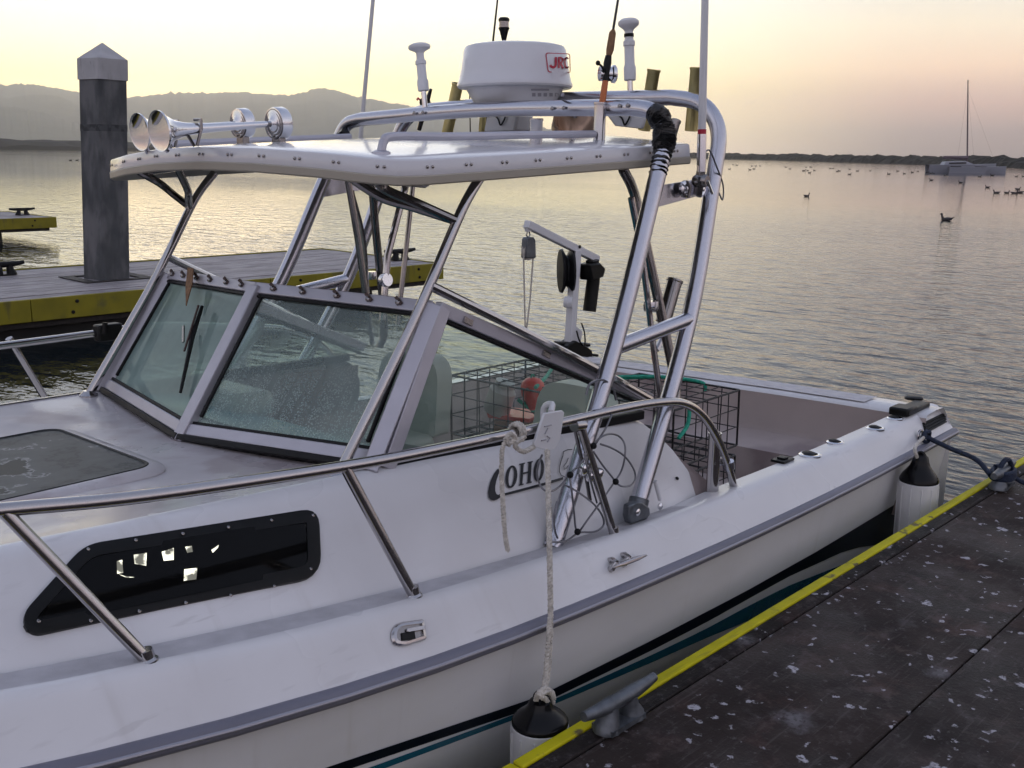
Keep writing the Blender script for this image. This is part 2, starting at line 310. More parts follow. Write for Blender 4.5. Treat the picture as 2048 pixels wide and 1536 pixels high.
glass_mat('glass_fogged', (.50, .66, .60), .60, (.42, .56, .53))
glass_mat('glass_wet', (.78, .90, .84), .42, (.44, .55, .53), drops=.8)
glass_mat('glass_side', (.78, .90, .84), .16, (.36, .44, .42))
glass_mat('glass_tint', (.16, .17, .15), .04, (.05, .05, .05))
def hatch_mat():
    m = bpy.data.materials.new('hatch_glass'); m.use_nodes = True; nt = m.node_tree; N = nt.nodes; L = nt.links; p = N['Principled BSDF']
    tc = N.new('ShaderNodeTexCoord'); n = N.new('ShaderNodeTexNoise'); n.inputs['Scale'].default_value = 3.1; n.inputs['Detail'].default_value = 5; n.inputs['Roughness'].default_value = .62; L.new(tc.outputs['Object'], n.inputs['Vector'])
    r = N.new('ShaderNodeValToRGB'); L.new(n.outputs['Fac'], r.inputs[0]); e = r.color_ramp.elements
    e[0].position = .0; e[0].color = (.020, .023, .022, 1); e[1].position = 1; e[1].color = (.085, .088, .088, 1)
    for ps, c in ((.445, (.024, .027, .026)), (.462, (.30, .31, .31)), (.472, (.10, .105, .105)), (.56, (.075, .08, .08)), (.585, (.035, .04, .04)), (.60, (.07, .075, .075))): k = e.new(ps); k.color = (*c, 1)
    L.new(r.outputs[0], p.inputs['Base Color']); p.inputs['Roughness'].default_value = .5; p.inputs['Specular IOR Level'].default_value = .2
    b = N.new('ShaderNodeBump'); b.inputs['Strength'].default_value = .4; b.inputs['Distance'].default_value = .004; L.new(n.outputs['Fac'], b.inputs['Height']); L.new(b.outputs[0], p.inputs['Normal']); M['hatch_glass'] = m
hatch_mat()
def emit_mat(name, col, s):
    m = bpy.data.materials.new(name); m.use_nodes = True; p = m.node_tree.nodes['Principled BSDF']
    p.inputs['Base Color'].default_value = (*col, 1); p.inputs['Emission Color'].default_value = (*col, 1); p.inputs['Emission Strength'].default_value = s; M[name] = m
emit_mat('reflection_glow', (1.0, .98, .80), 1.6)  # emission painting bright reflections on the portlight glass, not a lamp
def reflection_var():
    nt = M['reflection_glow'].node_tree; N = nt.nodes; L = nt.links; tc = N.new('ShaderNodeTexCoord'); n = N.new('ShaderNodeTexNoise'); n.inputs['Scale'].default_value = 34; n.inputs['Detail'].default_value = 3; L.new(tc.outputs['Object'], n.inputs['Vector'])
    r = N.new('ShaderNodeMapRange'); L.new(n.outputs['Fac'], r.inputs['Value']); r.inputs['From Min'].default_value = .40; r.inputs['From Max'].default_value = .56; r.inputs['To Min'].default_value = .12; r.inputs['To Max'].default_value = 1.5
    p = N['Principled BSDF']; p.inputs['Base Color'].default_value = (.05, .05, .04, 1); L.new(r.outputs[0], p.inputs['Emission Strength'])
reflection_var()

# ------------------------------------------------------------------ mesh building
def cr(pts, k=8):
    """smooth curve through points"""
    P = [V(p) for p in pts]; out = []
    for i in range(len(P)-1):
        a = P[i-1] if i else P[0]*2-P[1]; b, c = P[i], P[i+1]; d = P[i+2] if i+2 < len(P) else P[-1]*2-P[-2]
        for j in range(k):
            t = j/k; out.append(.5*((2*b)+(c-a)*t+(2*a-5*b+4*c-d)*t*t+(3*b-a-3*c+d)*t**3))
    out.append(P[-1]); return out
def lerp(a, b, t): return a+(b-a)*t
class MB:
    def __init__(s): s.v = []; s.f = []
    def add(s, vs, fs):
        o = len(s.v); s.v += [V(x) for x in vs]; s.f += [[o+i for i in f] for f in fs]; return s
    def tube(s, pts, r, n=10, caps=True, closed=False):
        P = [V(p) for p in pts]; m = len(P); rs = r if isinstance(r, (list, tuple)) else [r]*m
        t0 = (P[1]-P[0]).normalized(); up = V((0, 0, 1)) if abs(t0.z) < .9 else V((1, 0, 0)); nn = t0.cross(up).normalized()
        rings = []; prev = t0
        for i in range(m):
            if closed: t = (P[(i+1) % m]-P[i-1])
            else: t = P[min(i+1, m-1)]-P[max(i-1, 0)]
            t = t.normalized() if t.length > 1e-9 else prev
            ax = prev.cross(t)
            if ax.length > 1e-7: nn = Matrix.Rotation(prev.angle(t), 3, ax.normalized()) @ nn
            nn = (nn - t*nn.dot(t)).normalized(); bb = t.cross(nn); prev = t
            rings.append([P[i]+(nn*cos(2*pi*k/n)+bb*sin(2*pi*k/n))*rs[i] for k in range(n)])
        vs = [x for rg in rings for x in rg]; fs = []
        for i in range(m if closed else m-1):
            j = (i+1) % m
            for k in range(n): fs.append([i*n+k, i*n+(k+1) % n, j*n+(k+1) % n, j*n+k])
        if caps and not closed: fs += [list(range(n))[::-1], [(m-1)*n+k for k in range(n)]]
        return s.add(vs, fs)
    def lathe(s, prof, o, axis=(0, 0, 1), n=20, ref=None):
        a = V(axis).normalized(); o = V(o); u = V(ref) if ref else (V((1, 0, 0)) if abs(a.x) < .8 else V((0, 1, 0))); u = (u-a*u.dot(a)).normalized(); w = a.cross(u)
        vs = []; fs = []
        for r, h in prof: vs += [o+a*h+(u*cos(2*pi*k/n)+w*sin(2*pi*k/n))*max(r, 1e-5) for k in range(n)]
        for i in range(len(prof)-1):
            for k in range(n): fs.append([i*n+k, i*n+(k+1) % n, (i+1)*n+(k+1) % n, (i+1)*n+k])
        fs += [list(range(n))[::-1], [(len(prof)-1)*n+k for k in range(n)]]
        return s.add(vs, fs)
    def box(s, lo, hi):
        a, b = V(lo), V(hi); x = (a.x, b.x); y = (a.y, b.y); z = (a.z, b.z)
        return s.add([(x[i & 1], y[i >> 1 & 1], z[i >> 2]) for i in range(8)], [[0, 2, 3, 1], [4, 5, 7, 6], [0, 1, 5, 4], [2, 6, 7, 3], [0, 4, 6, 2], [1, 3, 7, 5]])
    def bar(s, p0, p1, w, h, up=(0, 0, 1)):
        """rectangular bar; w across, h along up"""
        a, b = V(p0), V(p1); t = (b-a).normalized(); u = V(up); u = (u-t*u.dot(t)).normalized(); k = t.cross(u)
        vs = [p+k*(w/2*sx)+u*(h/2*sy) for p in (a, b) for sx, sy in ((-1, -1), (1, -1), (1, 1), (-1, 1))]
        return s.add(vs, [[3, 2, 1, 0], [4, 5, 6, 7], [0, 1, 5, 4], [1, 2, 6, 5], [2, 3, 7, 6], [3, 0, 4, 7]])
    def prism(s, pts, vec):
        P = [V(p) for p in pts]; d = V(vec); n = len(P); tri = tessellate_polygon([P])
        fs = [list(t) for t in tri]+[[n+t[2], n+t[1], n+t[0]] for t in tri]+[[i, (i+1) % n, n+(i+1) % n, n+i] for i in range(n)]
        return s.add(P+[p+d for p in P], fs)
    def ngon(s, loops):
        L_ = [[V(p) for p in l] for l in loops]; flat = [p for l in L_ for p in l]
        return s.add(flat, [list(t) for t in tessellate_polygon(L_)])
    def grid(s, rows, closed=False):
        n = len(rows[0]); vs = [p for r in rows for p in r]; fs = []
        for i in range(len(rows)-1):
            for k in range(n if closed else n-1): fs.append([i*n+k, i*n+(k+1) % n, (i+1)*n+(k+1) % n, (i+1)*n+k])
        return s.add(vs, fs)
    def sphere(s, c, r, n=12, m=8, sc=(1, 1, 1)):
        c = V(c); rows = []
        for i in range(m+1):
            th = pi*i/m; rows.append([c+V((sc[0]*r*sin(th)*cos(2*pi*k/n), sc[1]*r*sin(th)*sin(2*pi*k/n), sc[2]*r*cos(th))) for k in range(n)])
        return s.grid(rows, True)
class Thing: pass
def setp(o, label=None, cat=None, group=None, kind=None):
    for k, v in (('label', label), ('category', cat), ('group', group), ('kind', kind)):
        if v: o[k] = v
def thing(name, base, label, cat, group=None, frame=None, kind=None):
    o = bpy.data.objects.new(name, None); COL.objects.link(o); o.empty_display_size = .1
    fr = frame if frame is not None else Matrix.Identity(4)
    o.matrix_world = fr @ Matrix.Translation(V(base)); o['_b'] = tuple(base); setp(o, label, cat, group, kind); return o
def mk(name, mb, material, parent=None, bevel=0, smooth=.6, frame=None, label=None, origin=None, fixn=True):
    """one mesh object; coordinates are those of the frame, made local to the parent thing"""
    if isinstance(parent, bpy.types.Object):
        b = V(parent['_b'])
    else: b = V(origin) if origin is not None else V((0, 0, 0))
    me = bpy.data.meshes.new(name); me.from_pydata([tuple(v-b) for v in mb.v], [], mb.f); me.update()
    if fixn:
        bm = bmesh.new(); bm.from_mesh(me); bmesh.ops.recalc_face_normals(bm, faces=bm.faces); bm.to_mesh(me); bm.free()
    if smooth:
        me.shade_smooth(); me.set_sharp_from_angle(angle=smooth)
    for mm in (material if isinstance(material, (list, tuple)) else [material]): me.materials.append(M[mm])
    o = bpy.data.objects.new(name, me); COL.objects.link(o)
    if parent is not None: o.parent = parent; o['_b'] = tuple(b)
    else:
        o.matrix_world = (frame if frame is not None else Matrix.Identity(4)) @ Matrix.Translation(b)
    if bevel:
        bv = o.modifiers.new('bevel', 'BEVEL'); bv.width = bevel; bv.segments = 2; bv.limit_method = 'ANGLE'; bv.angle_limit = .7
    if label: o['label'] = label
    return o
def dupmesh(o, loc, parent, rot=None):
    c = o.copy(); COL.objects.link(c); c.parent = parent; c.location = loc
    if rot is not None: c.rotation_euler = rot
    return c
def copy_tree(o, parent=None):
    c = o.copy(); COL.objects.link(c); c.parent = parent
    if parent is not None: c.matrix_parent_inverse = o.matrix_parent_inverse.copy()
    for ch in list(o.children): copy_tree(ch, c)
    return c

# ================================================================== the setting
# water: a finely rippled sheet out to the horizon
wm = MB()
R0 = [0, 4, 8, 12, 18, 26, 40, 70, 130, 300, 800, 2500, 9000]
wm.add([(-8200, -8200, 0), (8200, -8200, 0), (8200, 8200, 0), (-8200, 8200, 0)], [[0, 1, 2, 3]])
o = mk('water', wm, 'water'); setp(o, kind='structure')

def azel(px, py):
    d = ray(px, py); h = math.hypot(d.x, d.y); return math.atan2(d.y, d.x), d.z/h
def ridge(prof, dist, depth, name, material, seed, foot=0, rough=10):
    """a range of hills: crest heights follow the measured skyline, slopes fall to the water with spurs"""
    rows = []; pts = []
    px0, px1 = prof[0][0], prof[-1][0]; n = 420
    for i in range(n+1):
        x = lerp(px0, px1, i/n)
        for (a, ya), (b, yb) in zip(prof, prof[1:]):
            if a <= x <= b: y = lerp(ya, yb, (x-a)/(b-a)); break
        az, t = azel(x, y); pts.append((az, CAMH+dist*t+dist*.0017*(noise.noise(V((x*.11, seed, 0)))+.7*noise.noise(V((x*.33, seed, 5))))))
    m = 14
    for j in range(-6, m+1):
        row = []
        for az, h in pts:
            s = j/m if j >= 0 else -j/6
            if j >= 0: d = dist-depth*s; k = (1-s)**1.3
            else: d = dist+depth*.7*s; k = 1-s**1.5
            p = V((cos(az)*d, sin(az)*d, 0))
            nzv = noise.fractal(p*.0013+V((seed, 0, 0)), 1, 2, 5)*.30+noise.fractal(p*.004, 1, 2, 3)*.05
            z = foot+(h-foot)*max(0, k)*(1+(nzv*min(1, abs(s)*3.0)))+noise.noise(p*.03)*rough*.25*(1 if abs(s) < .95 else 0)
            row.append(V((p.x, p.y, max(-3, z if abs(s) < .999 else -3))))
        rows.append(row)
    o = mk(name, MB().grid(rows), material, smooth=3.2); setp(o, kind='structure'); return o
ridge([(-500, 205), (-250, 180), (0, 170), (60, 168), (110, 176), (165, 186), (210, 196), (256, 195), (300, 191), (345, 185), (420, 186), (480, 184), (520, 188), (585, 190), (615, 182), (640, 176), (670, 180), (700, 190), (760, 202), (820, 212), (900, 226), (980, 240), (1060, 252), (1130, 262), (1220, 278), (1320, 292), (1380, 298)], 6000, 2500, 'far_hills', 'hill', 3)
ridge([(-500, 215), (-200, 205), (0, 212), (45, 216), (90, 226), (130, 240), (170, 252), (230, 262), (300, 268), (380, 276), (480, 284), (560, 290)], 4200, 1200, 'near_hills', 'hill', 11)
# low dark spit on the left
def bank(name, line, material, hfun, width, step, seed, jag):
    """a low bank along a line of world points with an uneven top"""
    rows = []; pts = cr(line, 1) if False else [V(p) for p in line]; path = []
    for a, b in zip(pts, pts[1:]):
        n = max(2, int((b-a).length/step))
        path += [lerp(a, b, i/n) for i in range(n)]
    path.append(pts[-1])
    for i, p in enumerate(path):
        t = (path[min(i+1, len(path)-1)]-path[max(i-1, 0)]).normalized(); nn = V((-t.y, t.x, 0)); h = hfun(i/(len(path)-1))
        row = []
        for k, (u, zz) in enumerate(((-1, -.6), (-.78, .35), (-.45, .8), (-.12, 1), (.3, .95), (.7, .5), (1, -.6))):
            j = noise.noise(V((p.x*.09, p.y*.09, k*3.1+seed)))*jag*.8+noise.noise(V((p.x*.5, p.y*.5, k*5.7+seed)))*jag*.6
            row.append(p+nn*(u*width+j*.6)+V((0, 0, h*zz+(j if zz > 0 else 0))))
        rows.append(row)
    o = mk(name, MB().grid(rows), material, smooth=None); setp(o, kind='structure'); return o
sp = []
for x, d in ((-420, 560), (-150, 600), (80, 650), (260, 720), (450, 850), (700, 1050), (950, 1300)):
    a, _ = azel(x, 300); sp.append(V((cos(a)*d, sin(a)*d, 0)))
bank('shore_spit', sp, 'shore', lambda t: 5.2-1.2*t, 26, 6, 2, 1.3)
bp = []
for x, d in ((2300, 300), (2048, 362), (1880, 450), (1700, 560), (1550, 690), (1400, 850), (1250, 1050), (1080, 1350)):
    a, _ = azel(x, 320); bp.append(V((cos(a)*d, sin(a)*d, 0)))
bank('breakwater', bp, 'rock', lambda t: 2.4+2.2*t, 9, 1.3, 5, 1.6)

# ------------------------------------------------------------------ near dock: big deck panels, dark edge board, yellow bull strip
DZ = .5; DY = 1.731
nd = thing('floating_dock', (3, 0, 0), 'dark brown panelled dock with yellow edge strip and bird droppings in the foreground', 'dock')
ys = [1.685, 1.545]; panel_y = [(1.625, 1.058), (1.052, .30), (.294, -.45), (-.456, -1.2), (-1.206, -2.2)]
xb = [-3.6, 1.25, 6.1, 10.95]
for j, (ya, yb) in enumerate(panel_y):
    for i in range(len(xb)-1):
        dz = random.uniform(-.0015, .0015); sh = .0 if j % 2 == 0 else .9
        mk('deck_panel', MB().box((xb[i]+.003+sh, yb, DZ-.05), (xb[i+1]-.003+sh, ya, DZ+dz)), 'dock_panel' if (i+j) % 2 else 'dock_panel_b', nd, bevel=.004)
for i in range(len(xb)-1):
    mk('edge_board', MB().box((xb[i]+.002, 1.630, DZ-.12), (xb[i+1]-.002, 1.690, DZ+.003)), 'dock_edge_board', nd, bevel=.006)
    mk('edge_strip', MB().box((xb[i]+.004+.6, 1.6905, DZ-.24), (xb[i+1]-.004+.6, DY, DZ+.010)), 'yellow_paint', nd, bevel=.006, label='scuffed yellow edge strip')
mk('dock_float', MB().box((-4, -2.2, -.3), (12, 1.60, DZ-.13)), 'dock_float', nd)

def cleat_mb(L=.30, h=.07, s=1.0):
    """horned mooring cleat along x at the origin"""
    m = MB(); k = 12
    arm = [(-L/2, 0, h*1.08), (-L*.33, 0, h*1.0), (-L*.12, 0, h*.96), (L*.12, 0, h*.96), (L*.33, 0, h*1.0), (L/2, 0, h*1.08)]
    m.tube(cr(arm, 4), [lerp(.013, .021, min(1, min(i, 20-i)/7))*s for i in range(21)], 12)
    base = MB()
    for sx in (-1, 1):
        base.tube([(sx*L*.13, 0, h*.9), (sx*L*.14, 0, h*.5), (sx*L*.17, 0, .012), (sx*L*.17, 0, 0)], [.022*s, .026*s, .036*s, .038*s], 14)
    base.bar((-L*.24, 0, .008), (L*.24, 0, .008), .07*s, .016)
    return m, base
def cleat(pos, rz, label, L=.30, h=.075, s=1., frame=None, material='galv', group=None, name='dock_cleat'):
    a, b = cleat_mb(L, h, s); r = Matrix.Rotation(rz, 3, 'Z'); t = thing(name, pos, label, 'cleat', group, frame)
    for m, n in ((a, 'horn'), (b, 'base')):
        m.v = [r @ v+V(pos) for v in m.v]; mk(n, m, material, t)
    return t
cleat(W(1238, 1445, z=DZ+.012), radians(-1), 'grey galvanised dock cleat by the fender at the bottom of the picture', L=.33, h=.08, s=1.12)
C2 = W(2003, 972, z=DZ+.012)
cleat(C2, radians(3), 'grey dock cleat holding the blue stern line at the right edge', L=.34, h=.085, s=1.25)

# ------------------------------------------------------------------ far docks
def far_dock(x0, x1, y0, y1, label, seed, fascia=.235, float_in=1.15):
    rnd = random.Random(seed)
    t = thing('floating_dock', ((x0+x1)/2, (y0+y1)/2, 0), label, 'dock')
    n = 9
    for i in range(n):
        a, b = lerp(y0+.05, y1-.05, i/n), lerp(y0+.05, y1-.05, (i+1)/n)
        mk('deck_board', MB().box((x0, a+.006, DZ-.06), (x1-.06, b-.006, DZ+rnd.uniform(-.004, .004))), 'far_wood' if i % 2 else 'far_wood2', t)
    xs = [x0]; step = 3.05
    while xs[-1] < x1-.3: xs.append(min(x1, xs[-1]+step))
    xs = [x1-(x - x0) for x in xs][::-1]; xs[0] = x0
    for a, b in zip(xs, xs[1:]):
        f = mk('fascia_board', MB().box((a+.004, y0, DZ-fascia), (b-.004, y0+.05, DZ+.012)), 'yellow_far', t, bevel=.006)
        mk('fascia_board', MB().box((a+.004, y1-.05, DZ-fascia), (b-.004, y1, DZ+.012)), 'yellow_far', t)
        for k in range(3):
            xx = a+(b-a)*(k+.5)/3
            for zz in ((.06,) if k == 1 else (.05, .17)):
                mk('bolt', MB().lathe([(.022, 0), (.020, .012), (.01, .018)], (xx+rnd.uniform(-.1, .1), y0, DZ-zz), (0, -1, 0), 8), 'rubber', f)
    mk('fascia_board', MB().box((x1-.05, y0+.004, DZ-fascia), (x1+.004, y1-.004, DZ+.010)), 'yellow_far', t)
    mk('underframe', MB().box((x0, y0+.06, DZ-fascia-.07), (x1-.15, y1-.06, DZ-.07)), 'dark_edge', t)
    mk('float', MB().box((x0, y0+.25, -.3), (x1-float_in, y1-.25, DZ-fascia-.06)), 'dock_float', t, bevel=.05)
    return t
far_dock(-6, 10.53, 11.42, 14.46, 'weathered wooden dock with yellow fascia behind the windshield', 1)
far_dock(-2, 10.30, 24.6, 27.4, 'small distant dock end with yellow fascia at the left edge', 2)
cleat(W(45, 430, z=DZ+.01), 0, 'dark cleat on the distant dock end at the left edge', L=.6, h=.14, s=1.8, material='rubber')
cleat(W(10, 550, z=DZ+.01), 0, 'dark cleat on the wooden dock left of the pile', L=.5, h=.14, s=1.8, material='rubber')
cleat(W(800, 520, z=DZ+.01), 0, 'dark cleat at the end of the wooden dock seen between the boat tubes', L=.6, h=.14, s=1.8, material='rubber')
# pile with pale pyramid cap, in a dark collar opening of the dock
pc = W(214, 556, z=DZ); pl = thing('mooring_pile', (pc.x, pc.y, 0), 'tall square concrete pile with white pyramid cap standing through the wooden dock', 'pile')
PW = .205; LEAN = V((sin(YAW), -cos(YAW)))*.052
def zat(py, p): # height of a pixel row above point p
    d = ray(214, py); k = math.hypot(p.x, p.y)/math.hypot(d.x, d.y); return CAMH+d.z*k
z1, z2, zt = zat(158, pc), zat(120, pc), zat(87, pc); zb = zat(258, pc)
def sq(c, w, ch, z): return [V((c.x+LEAN.x*(z-DZ)+x*.978-y*.208, c.y+LEAN.y*(z-DZ)+y*.978+x*.208, z)) for x, y in ((-w, -w+ch), (-w+ch, -w), (w-ch, -w), (w, -w+ch), (w, w-ch), (w-ch, w), (-w+ch, w), (-w, w-ch))]
mk('shaft', MB().grid([sq(pc, PW, .025, -1), sq(pc, PW, .025, z1)], True), 'pile', pl, smooth=.3)
mk('stain_band', MB().grid([sq(pc, PW+.003, .025, zb-.03), sq(pc, PW+.003, .025, zb+.05)], True), 'pile_band', pl, smooth=.3)
mk('cap', MB().grid([sq(pc, PW+.012, .02, z1-.02), sq(pc, PW+.012, .02, z2), sq(pc, .006, .001, zt)], True), 'pile_cap', pl, smooth=.3)
for x0, y0, x1, y1 in ((-.45, -.42, .45, -.30), (-.45, .30, .45, .42), (-.45, -.30, -.30, .30), (.30, -.30, .45, .30)):
    mk('collar_plate', MB().box((pc.x+x0, pc.y+y0, DZ+.005), (pc.x+x1, pc.y+y1, DZ+.016)), 'dark_edge', pl, bevel=.01)

# ------------------------------------------------------------------ moored trimaran
def trimaran():
    c = W(1922, 346, z=0); t = thing('sailboat', (c.x, c.y, 0), 'pale grey multihull sailboat moored off the breakwater with bare mast', 'sailboat')
    ang = math.atan2(c.y, c.x)-radians(62); F = Matrix.Translation(c) @ Matrix.Rotation(ang, 4, 'Z')
    def hullmb(L_, w, h, x0, y0, zt=0):
        rows = []
        for i in range(13):
            u = i/12; k = math.sin(min(1, (1-u)*1.7)*pi/2)*(.75+.25*min(1, u*5)); x = lerp(-L_*.5, L_*.5, u)+x0; hh = h*(1+.25*u*u)
            rows.append([F @ V((x, y0+yy*w*k, zz*hh)) for yy, zz in ((0, -.3), (-.7, 0), (-1, 1), (1, 1), (.7, 0))])
        return MB().grid(rows, True)
    m = hullmb(11.5, 1.0, 1.25, 0, 0); mk('main_hull', m, 'far_hull', t)
    mk('outer_hull', hullmb(9.5, .5, .95, 1.0, 3.0), 'far_hull', t); mk('outer_hull', hullmb(9.5, .5, .95, 1.0, -3.0), 'far_hull', t)
    for x in (-2.0, 2.2): mk('cross_beam', MB().bar(F @ V((x, -3, .95)), F @ V((x, 3, .95)), .7, .3), 'far_dark', t)
    cab = []
    for x, w, z in ((-3.4, .8, 1.2), (-3.0, .75, 1.75), (.2, .7, 1.9), (1.6, .6, 1.45), (1.9, .5, 1.25)): cab.append([F @ V((x, yy*w, zz)) for yy, zz in ((-1.05, 1.1), (-.85, z), (.85, z), (1.05, 1.1))])
    mk('cabin', MB().grid(cab), 'far_hull', t)
    mk('cabin_window', MB().bar(F @ V((-2.6, -.86, 1.5)), F @ V((.3, -.76, 1.6)), .06, .22), 'far_dark', t)
    mb_ = F @ V((.9, 0, 1.2)); mt = CAMP+ray(1936, 160)*((c.xy.length)/math.hypot(*ray(1936, 160).xy))
    mk('mast', MB().tube([mb_, lerp(mb_, mt, .5), mt], [.13, .12, .08], 8), 'spar', t)
    for yy in (-2.9, 2.9): mk('shroud', MB().tube([F @ V((.6, yy, 1.0)), lerp(mb_, mt, .9)], .009, 4), 'spar', t)
    mk('forestay', MB().tube([F @ V((5.6, 0, 1.5)), lerp(mb_, mt, .9)], .009, 4), 'spar', t)
    b0 = lerp(mb_, mt, .07)
    mk('boom', MB().tube([b0, b0+(F.to_3x3() @ V((-4.2, 0, .25)))], .14, 8), 'spar', t)
    mk('furled_sail', MB().tube([b0+V((0, 0, .25)), b0+(F.to_3x3() @ V((-2, 0, .32))), b0+(F.to_3x3() @ V((-4, 0, .42)))], [.34, .24, .1], 8), 'spar', t)
    return t
trimaran()

# ------------------------------------------------------------------ birds resting on the water
def gull_mb():
    m = MB(); L_ = .46
    rows = []
    for i in range(9):
        u = i/8; x = lerp(-.24, .22, u); r = .095*math.sin(pi*min(1, .06+u*.92))**.7; zc = .045+.045*(1-u)**2+(.03 if i == 0 else 0)
        rows.append([V((x, cos(2*pi*k/8)*r*.9, zc+sin(2*pi*k/8)*r*.75)) for k in range(8)])
    m.grid(rows, True)
    m.tube([(.15, 0, .09), (.19, 0, .15), (.20, 0, .205)], [.05, .036, .034], 8); m.sphere((.215, 0, .225), .045, 8, 6, (1.1, .9, .95))
    m.tube([(.25, 0, .222), (.30, 0, .214)], [.014, .004], 6)
    m.add([(-.20, -.035, .10), (-.20, .035, .10), (-.33, .02, .15), (-.33, -.02, .15), (-.2, 0, .075)], [[0, 1, 2, 3], [0, 3, 4], [1, 4, 2], [3, 2, 4]])
    return m
gm = gull_mb()
gull0 = None
bz = [(325,698),(345,672),(368,676),(445,702),(467,697),(456,680),(478,680),(505,680),(655,687),(678,697),(773,687),(800,687),(760,708),(782,706),(793,720),(822,706),(915,695),(930,695),(955,712),(967,709),(1028,699),(1027,729),(1073,709),(1147,708),(1257,728),(1348,725),(1310,710),(1395,718),(1427,712),(1482,718),(1502,722),(1520,722),(1587,735),(1788,743),(1863,735),(1888,838),(1947,838),(1990,840),(2011,816),(2025,836),(2003,742),(2044,742)]
blist = [(1893, 441, 'nearest dark gull floating on the water at the right, facing left', None, 1.0, 2.6),
         (1613, 393, 'single dark bird floating in open water below the breakwater', None, .8, .6),
         (1348+1506/2.926, 100+763/2.926, 'bird floating below the left end of the moored sailboat', None, .9, 2.8),
         (1348+1678/2.926, 100+778/2.926, 'bird floating in the reflection right under the sailboat mast', None, .9, 2.8),
         (1348+1835/2.926, 100+806/2.926, 'bird with raised tail floating below the right end of the sailboat', None, .9, 2.5),
         (141, 321, 'tiny bird on the water just left of the pile, left of two', None, 1, .4), (154, 321, 'tiny bird on the water just left of the pile, nearest the pile', None, 1, .4)]
for x, y in bz: blist.append((1348+x/2.926, 100+y/2.926, 'tiny dark bird in the scattered flock floating before the breakwater', 'resting bird flock', random.uniform(.8, 1.15), random.choice((0, pi))+random.uniform(-.6, .6)))
for x, y, lab, grp, s, a in blist:
    p = W(x, y, z=0); 
    if gull0 is None:
        gull0 = mk('floating_bird', gm, 'gull'); ob = gull0
    else: ob = gull0.copy(); COL.objects.link(ob)
    rel = math.atan2(p.y, p.x)-pi/2
    ob.location = (p.x, p.y, -.01); ob.rotation_euler = (0, 0, rel+a); ob.scale = (s, s, s)
    for k in ('group',):
        if k in ob: del ob[k]
    setp(ob, lab, 'bird', grp)

# ================================================================== the fishing boat (all in the boat frame)
import numpy as np
def poly(pts, deg):
    c = np.polyfit([p[0] for p in pts], [p[1] for p in pts], deg); return lambda x: float(np.polyval(c, x))
def hb(x): return 1.37*(1-(max(0., 2.2-x)/4.0)**2.3)
z_rub = poly([(-1.8, 1.06), (-.6, .965), (.1, .905), (.67, .855), (1.28, .80), (1.66, .77), (2.16, .728), (2.73, .690), (3.2, .672), (4, .655), (5, .652), (5.8, .648)], 4)
z_edge = poly([(-1.8, 1.20), (-.6, 1.105), (.1, 1.04), (.66, .993), (.96, .967), (1.5, .915), (2.27, .847), (2.86, .806), (3.5, .786), (4.35, .776), (5.23, .770), (5.8, .772)], 4)
z_foot = poly([(-1.8, 1.18), (-.6, 1.08), (.1, 1.02), (.71, .970), (1.02, .947), (1.44, .909), (1.8, .871), (2.12, .843), (2.36, .826), (2.86, .785), (3.45, .762)], 4)
z_top = poly([(-1.8, 1.22), (-.6, 1.205), (.2, 1.195), (.8, 1.19), (1.2, 1.18), (1.7, 1.165), (2.2, 1.148), (2.86, 1.118), (3.25, 1.100)], 3)
def y_edge(x): return -hb(x)*.93
def y_foot(x): return -(hb(x)-.23) if hb(x) > .3 else -hb(x)*.3
def y_top(x): return y_foot(x)*(.79 if x < 1.6 else lerp(.79, .82, min(1, (x-1.6)/1.2)))
def xtr(y, z=.8): # transom plan: slightly swept, raked below
    return 5.70-.0*y-.075*max(0, y+.6)-.10*max(0, (.75-z))
HF = lambda p: p.y+hb(p.x)-.012-(z_rub(p.x)-p.z)*.17        # near topside surface
FF = lambda p: p.y-lerp(-hb(p.x), y_edge(p.x), (p.z-z_rub(p.x))/(z_edge(p.x)-z_rub(p.x)))   # near gunwale flank
CF = lambda p: p.y-lerp(y_foot(p.x), y_top(p.x), (p.z-z_foot(p.x))/(z_top(p.x)-z_foot(p.x)))  # near cabin side
boat = thing('fishing_boat', (3, 0, 0), 'white fishing boat with hardtop, aluminium arch and stainless bow rail tied beside the dock', 'boat', frame=BM)
def part(name, mb, material, parent=None, **k): return mk(name, mb, material, parent if parent is not None else boat, **k)
XS = [-1.78, -1.6, -1.3, -1.0, -.7, -.4, -.1, .2, .5, .8, 1.1, 1.4, 1.7, 2.0, 2.3, 2.6, 2.9, 3.2, 3.5, 3.8, 4.1, 4.4, 4.7, 5.0, 5.3, 5.5, 5.7]
def sx(x, s):   # far side of the transom is swept a little forward
    return min(x, xtr(s*hb(x)))
# --- hull
hm = MB()
for s in (-1, 1):
    rows = []
    for x in XS:
        b = hb(x); zr = z_rub(x); X = sx(x, s)
        rows.append([V((X, s*(b-.012), zr-.004)), V((X-.02*(x > 5.6), s*(b-.012-.04), zr-.25)), V((X-.04*(x > 5.6), s*max(0, b-.012-.085), zr-.50)), V((X-.06*(x > 5.6), s*max(0, b*.9-.09), .02)), V((X-.1*(x > 5.6), s*max(0, b*.45), -.22)), V((X-.1*(x > 5.6), 0, -.35))])
    hm.grid(rows)
    hm.add(rows[-1], [[0, 1, 2, 3, 4, 5]])
part('hull', hm, 'hull_white', smooth=.5)
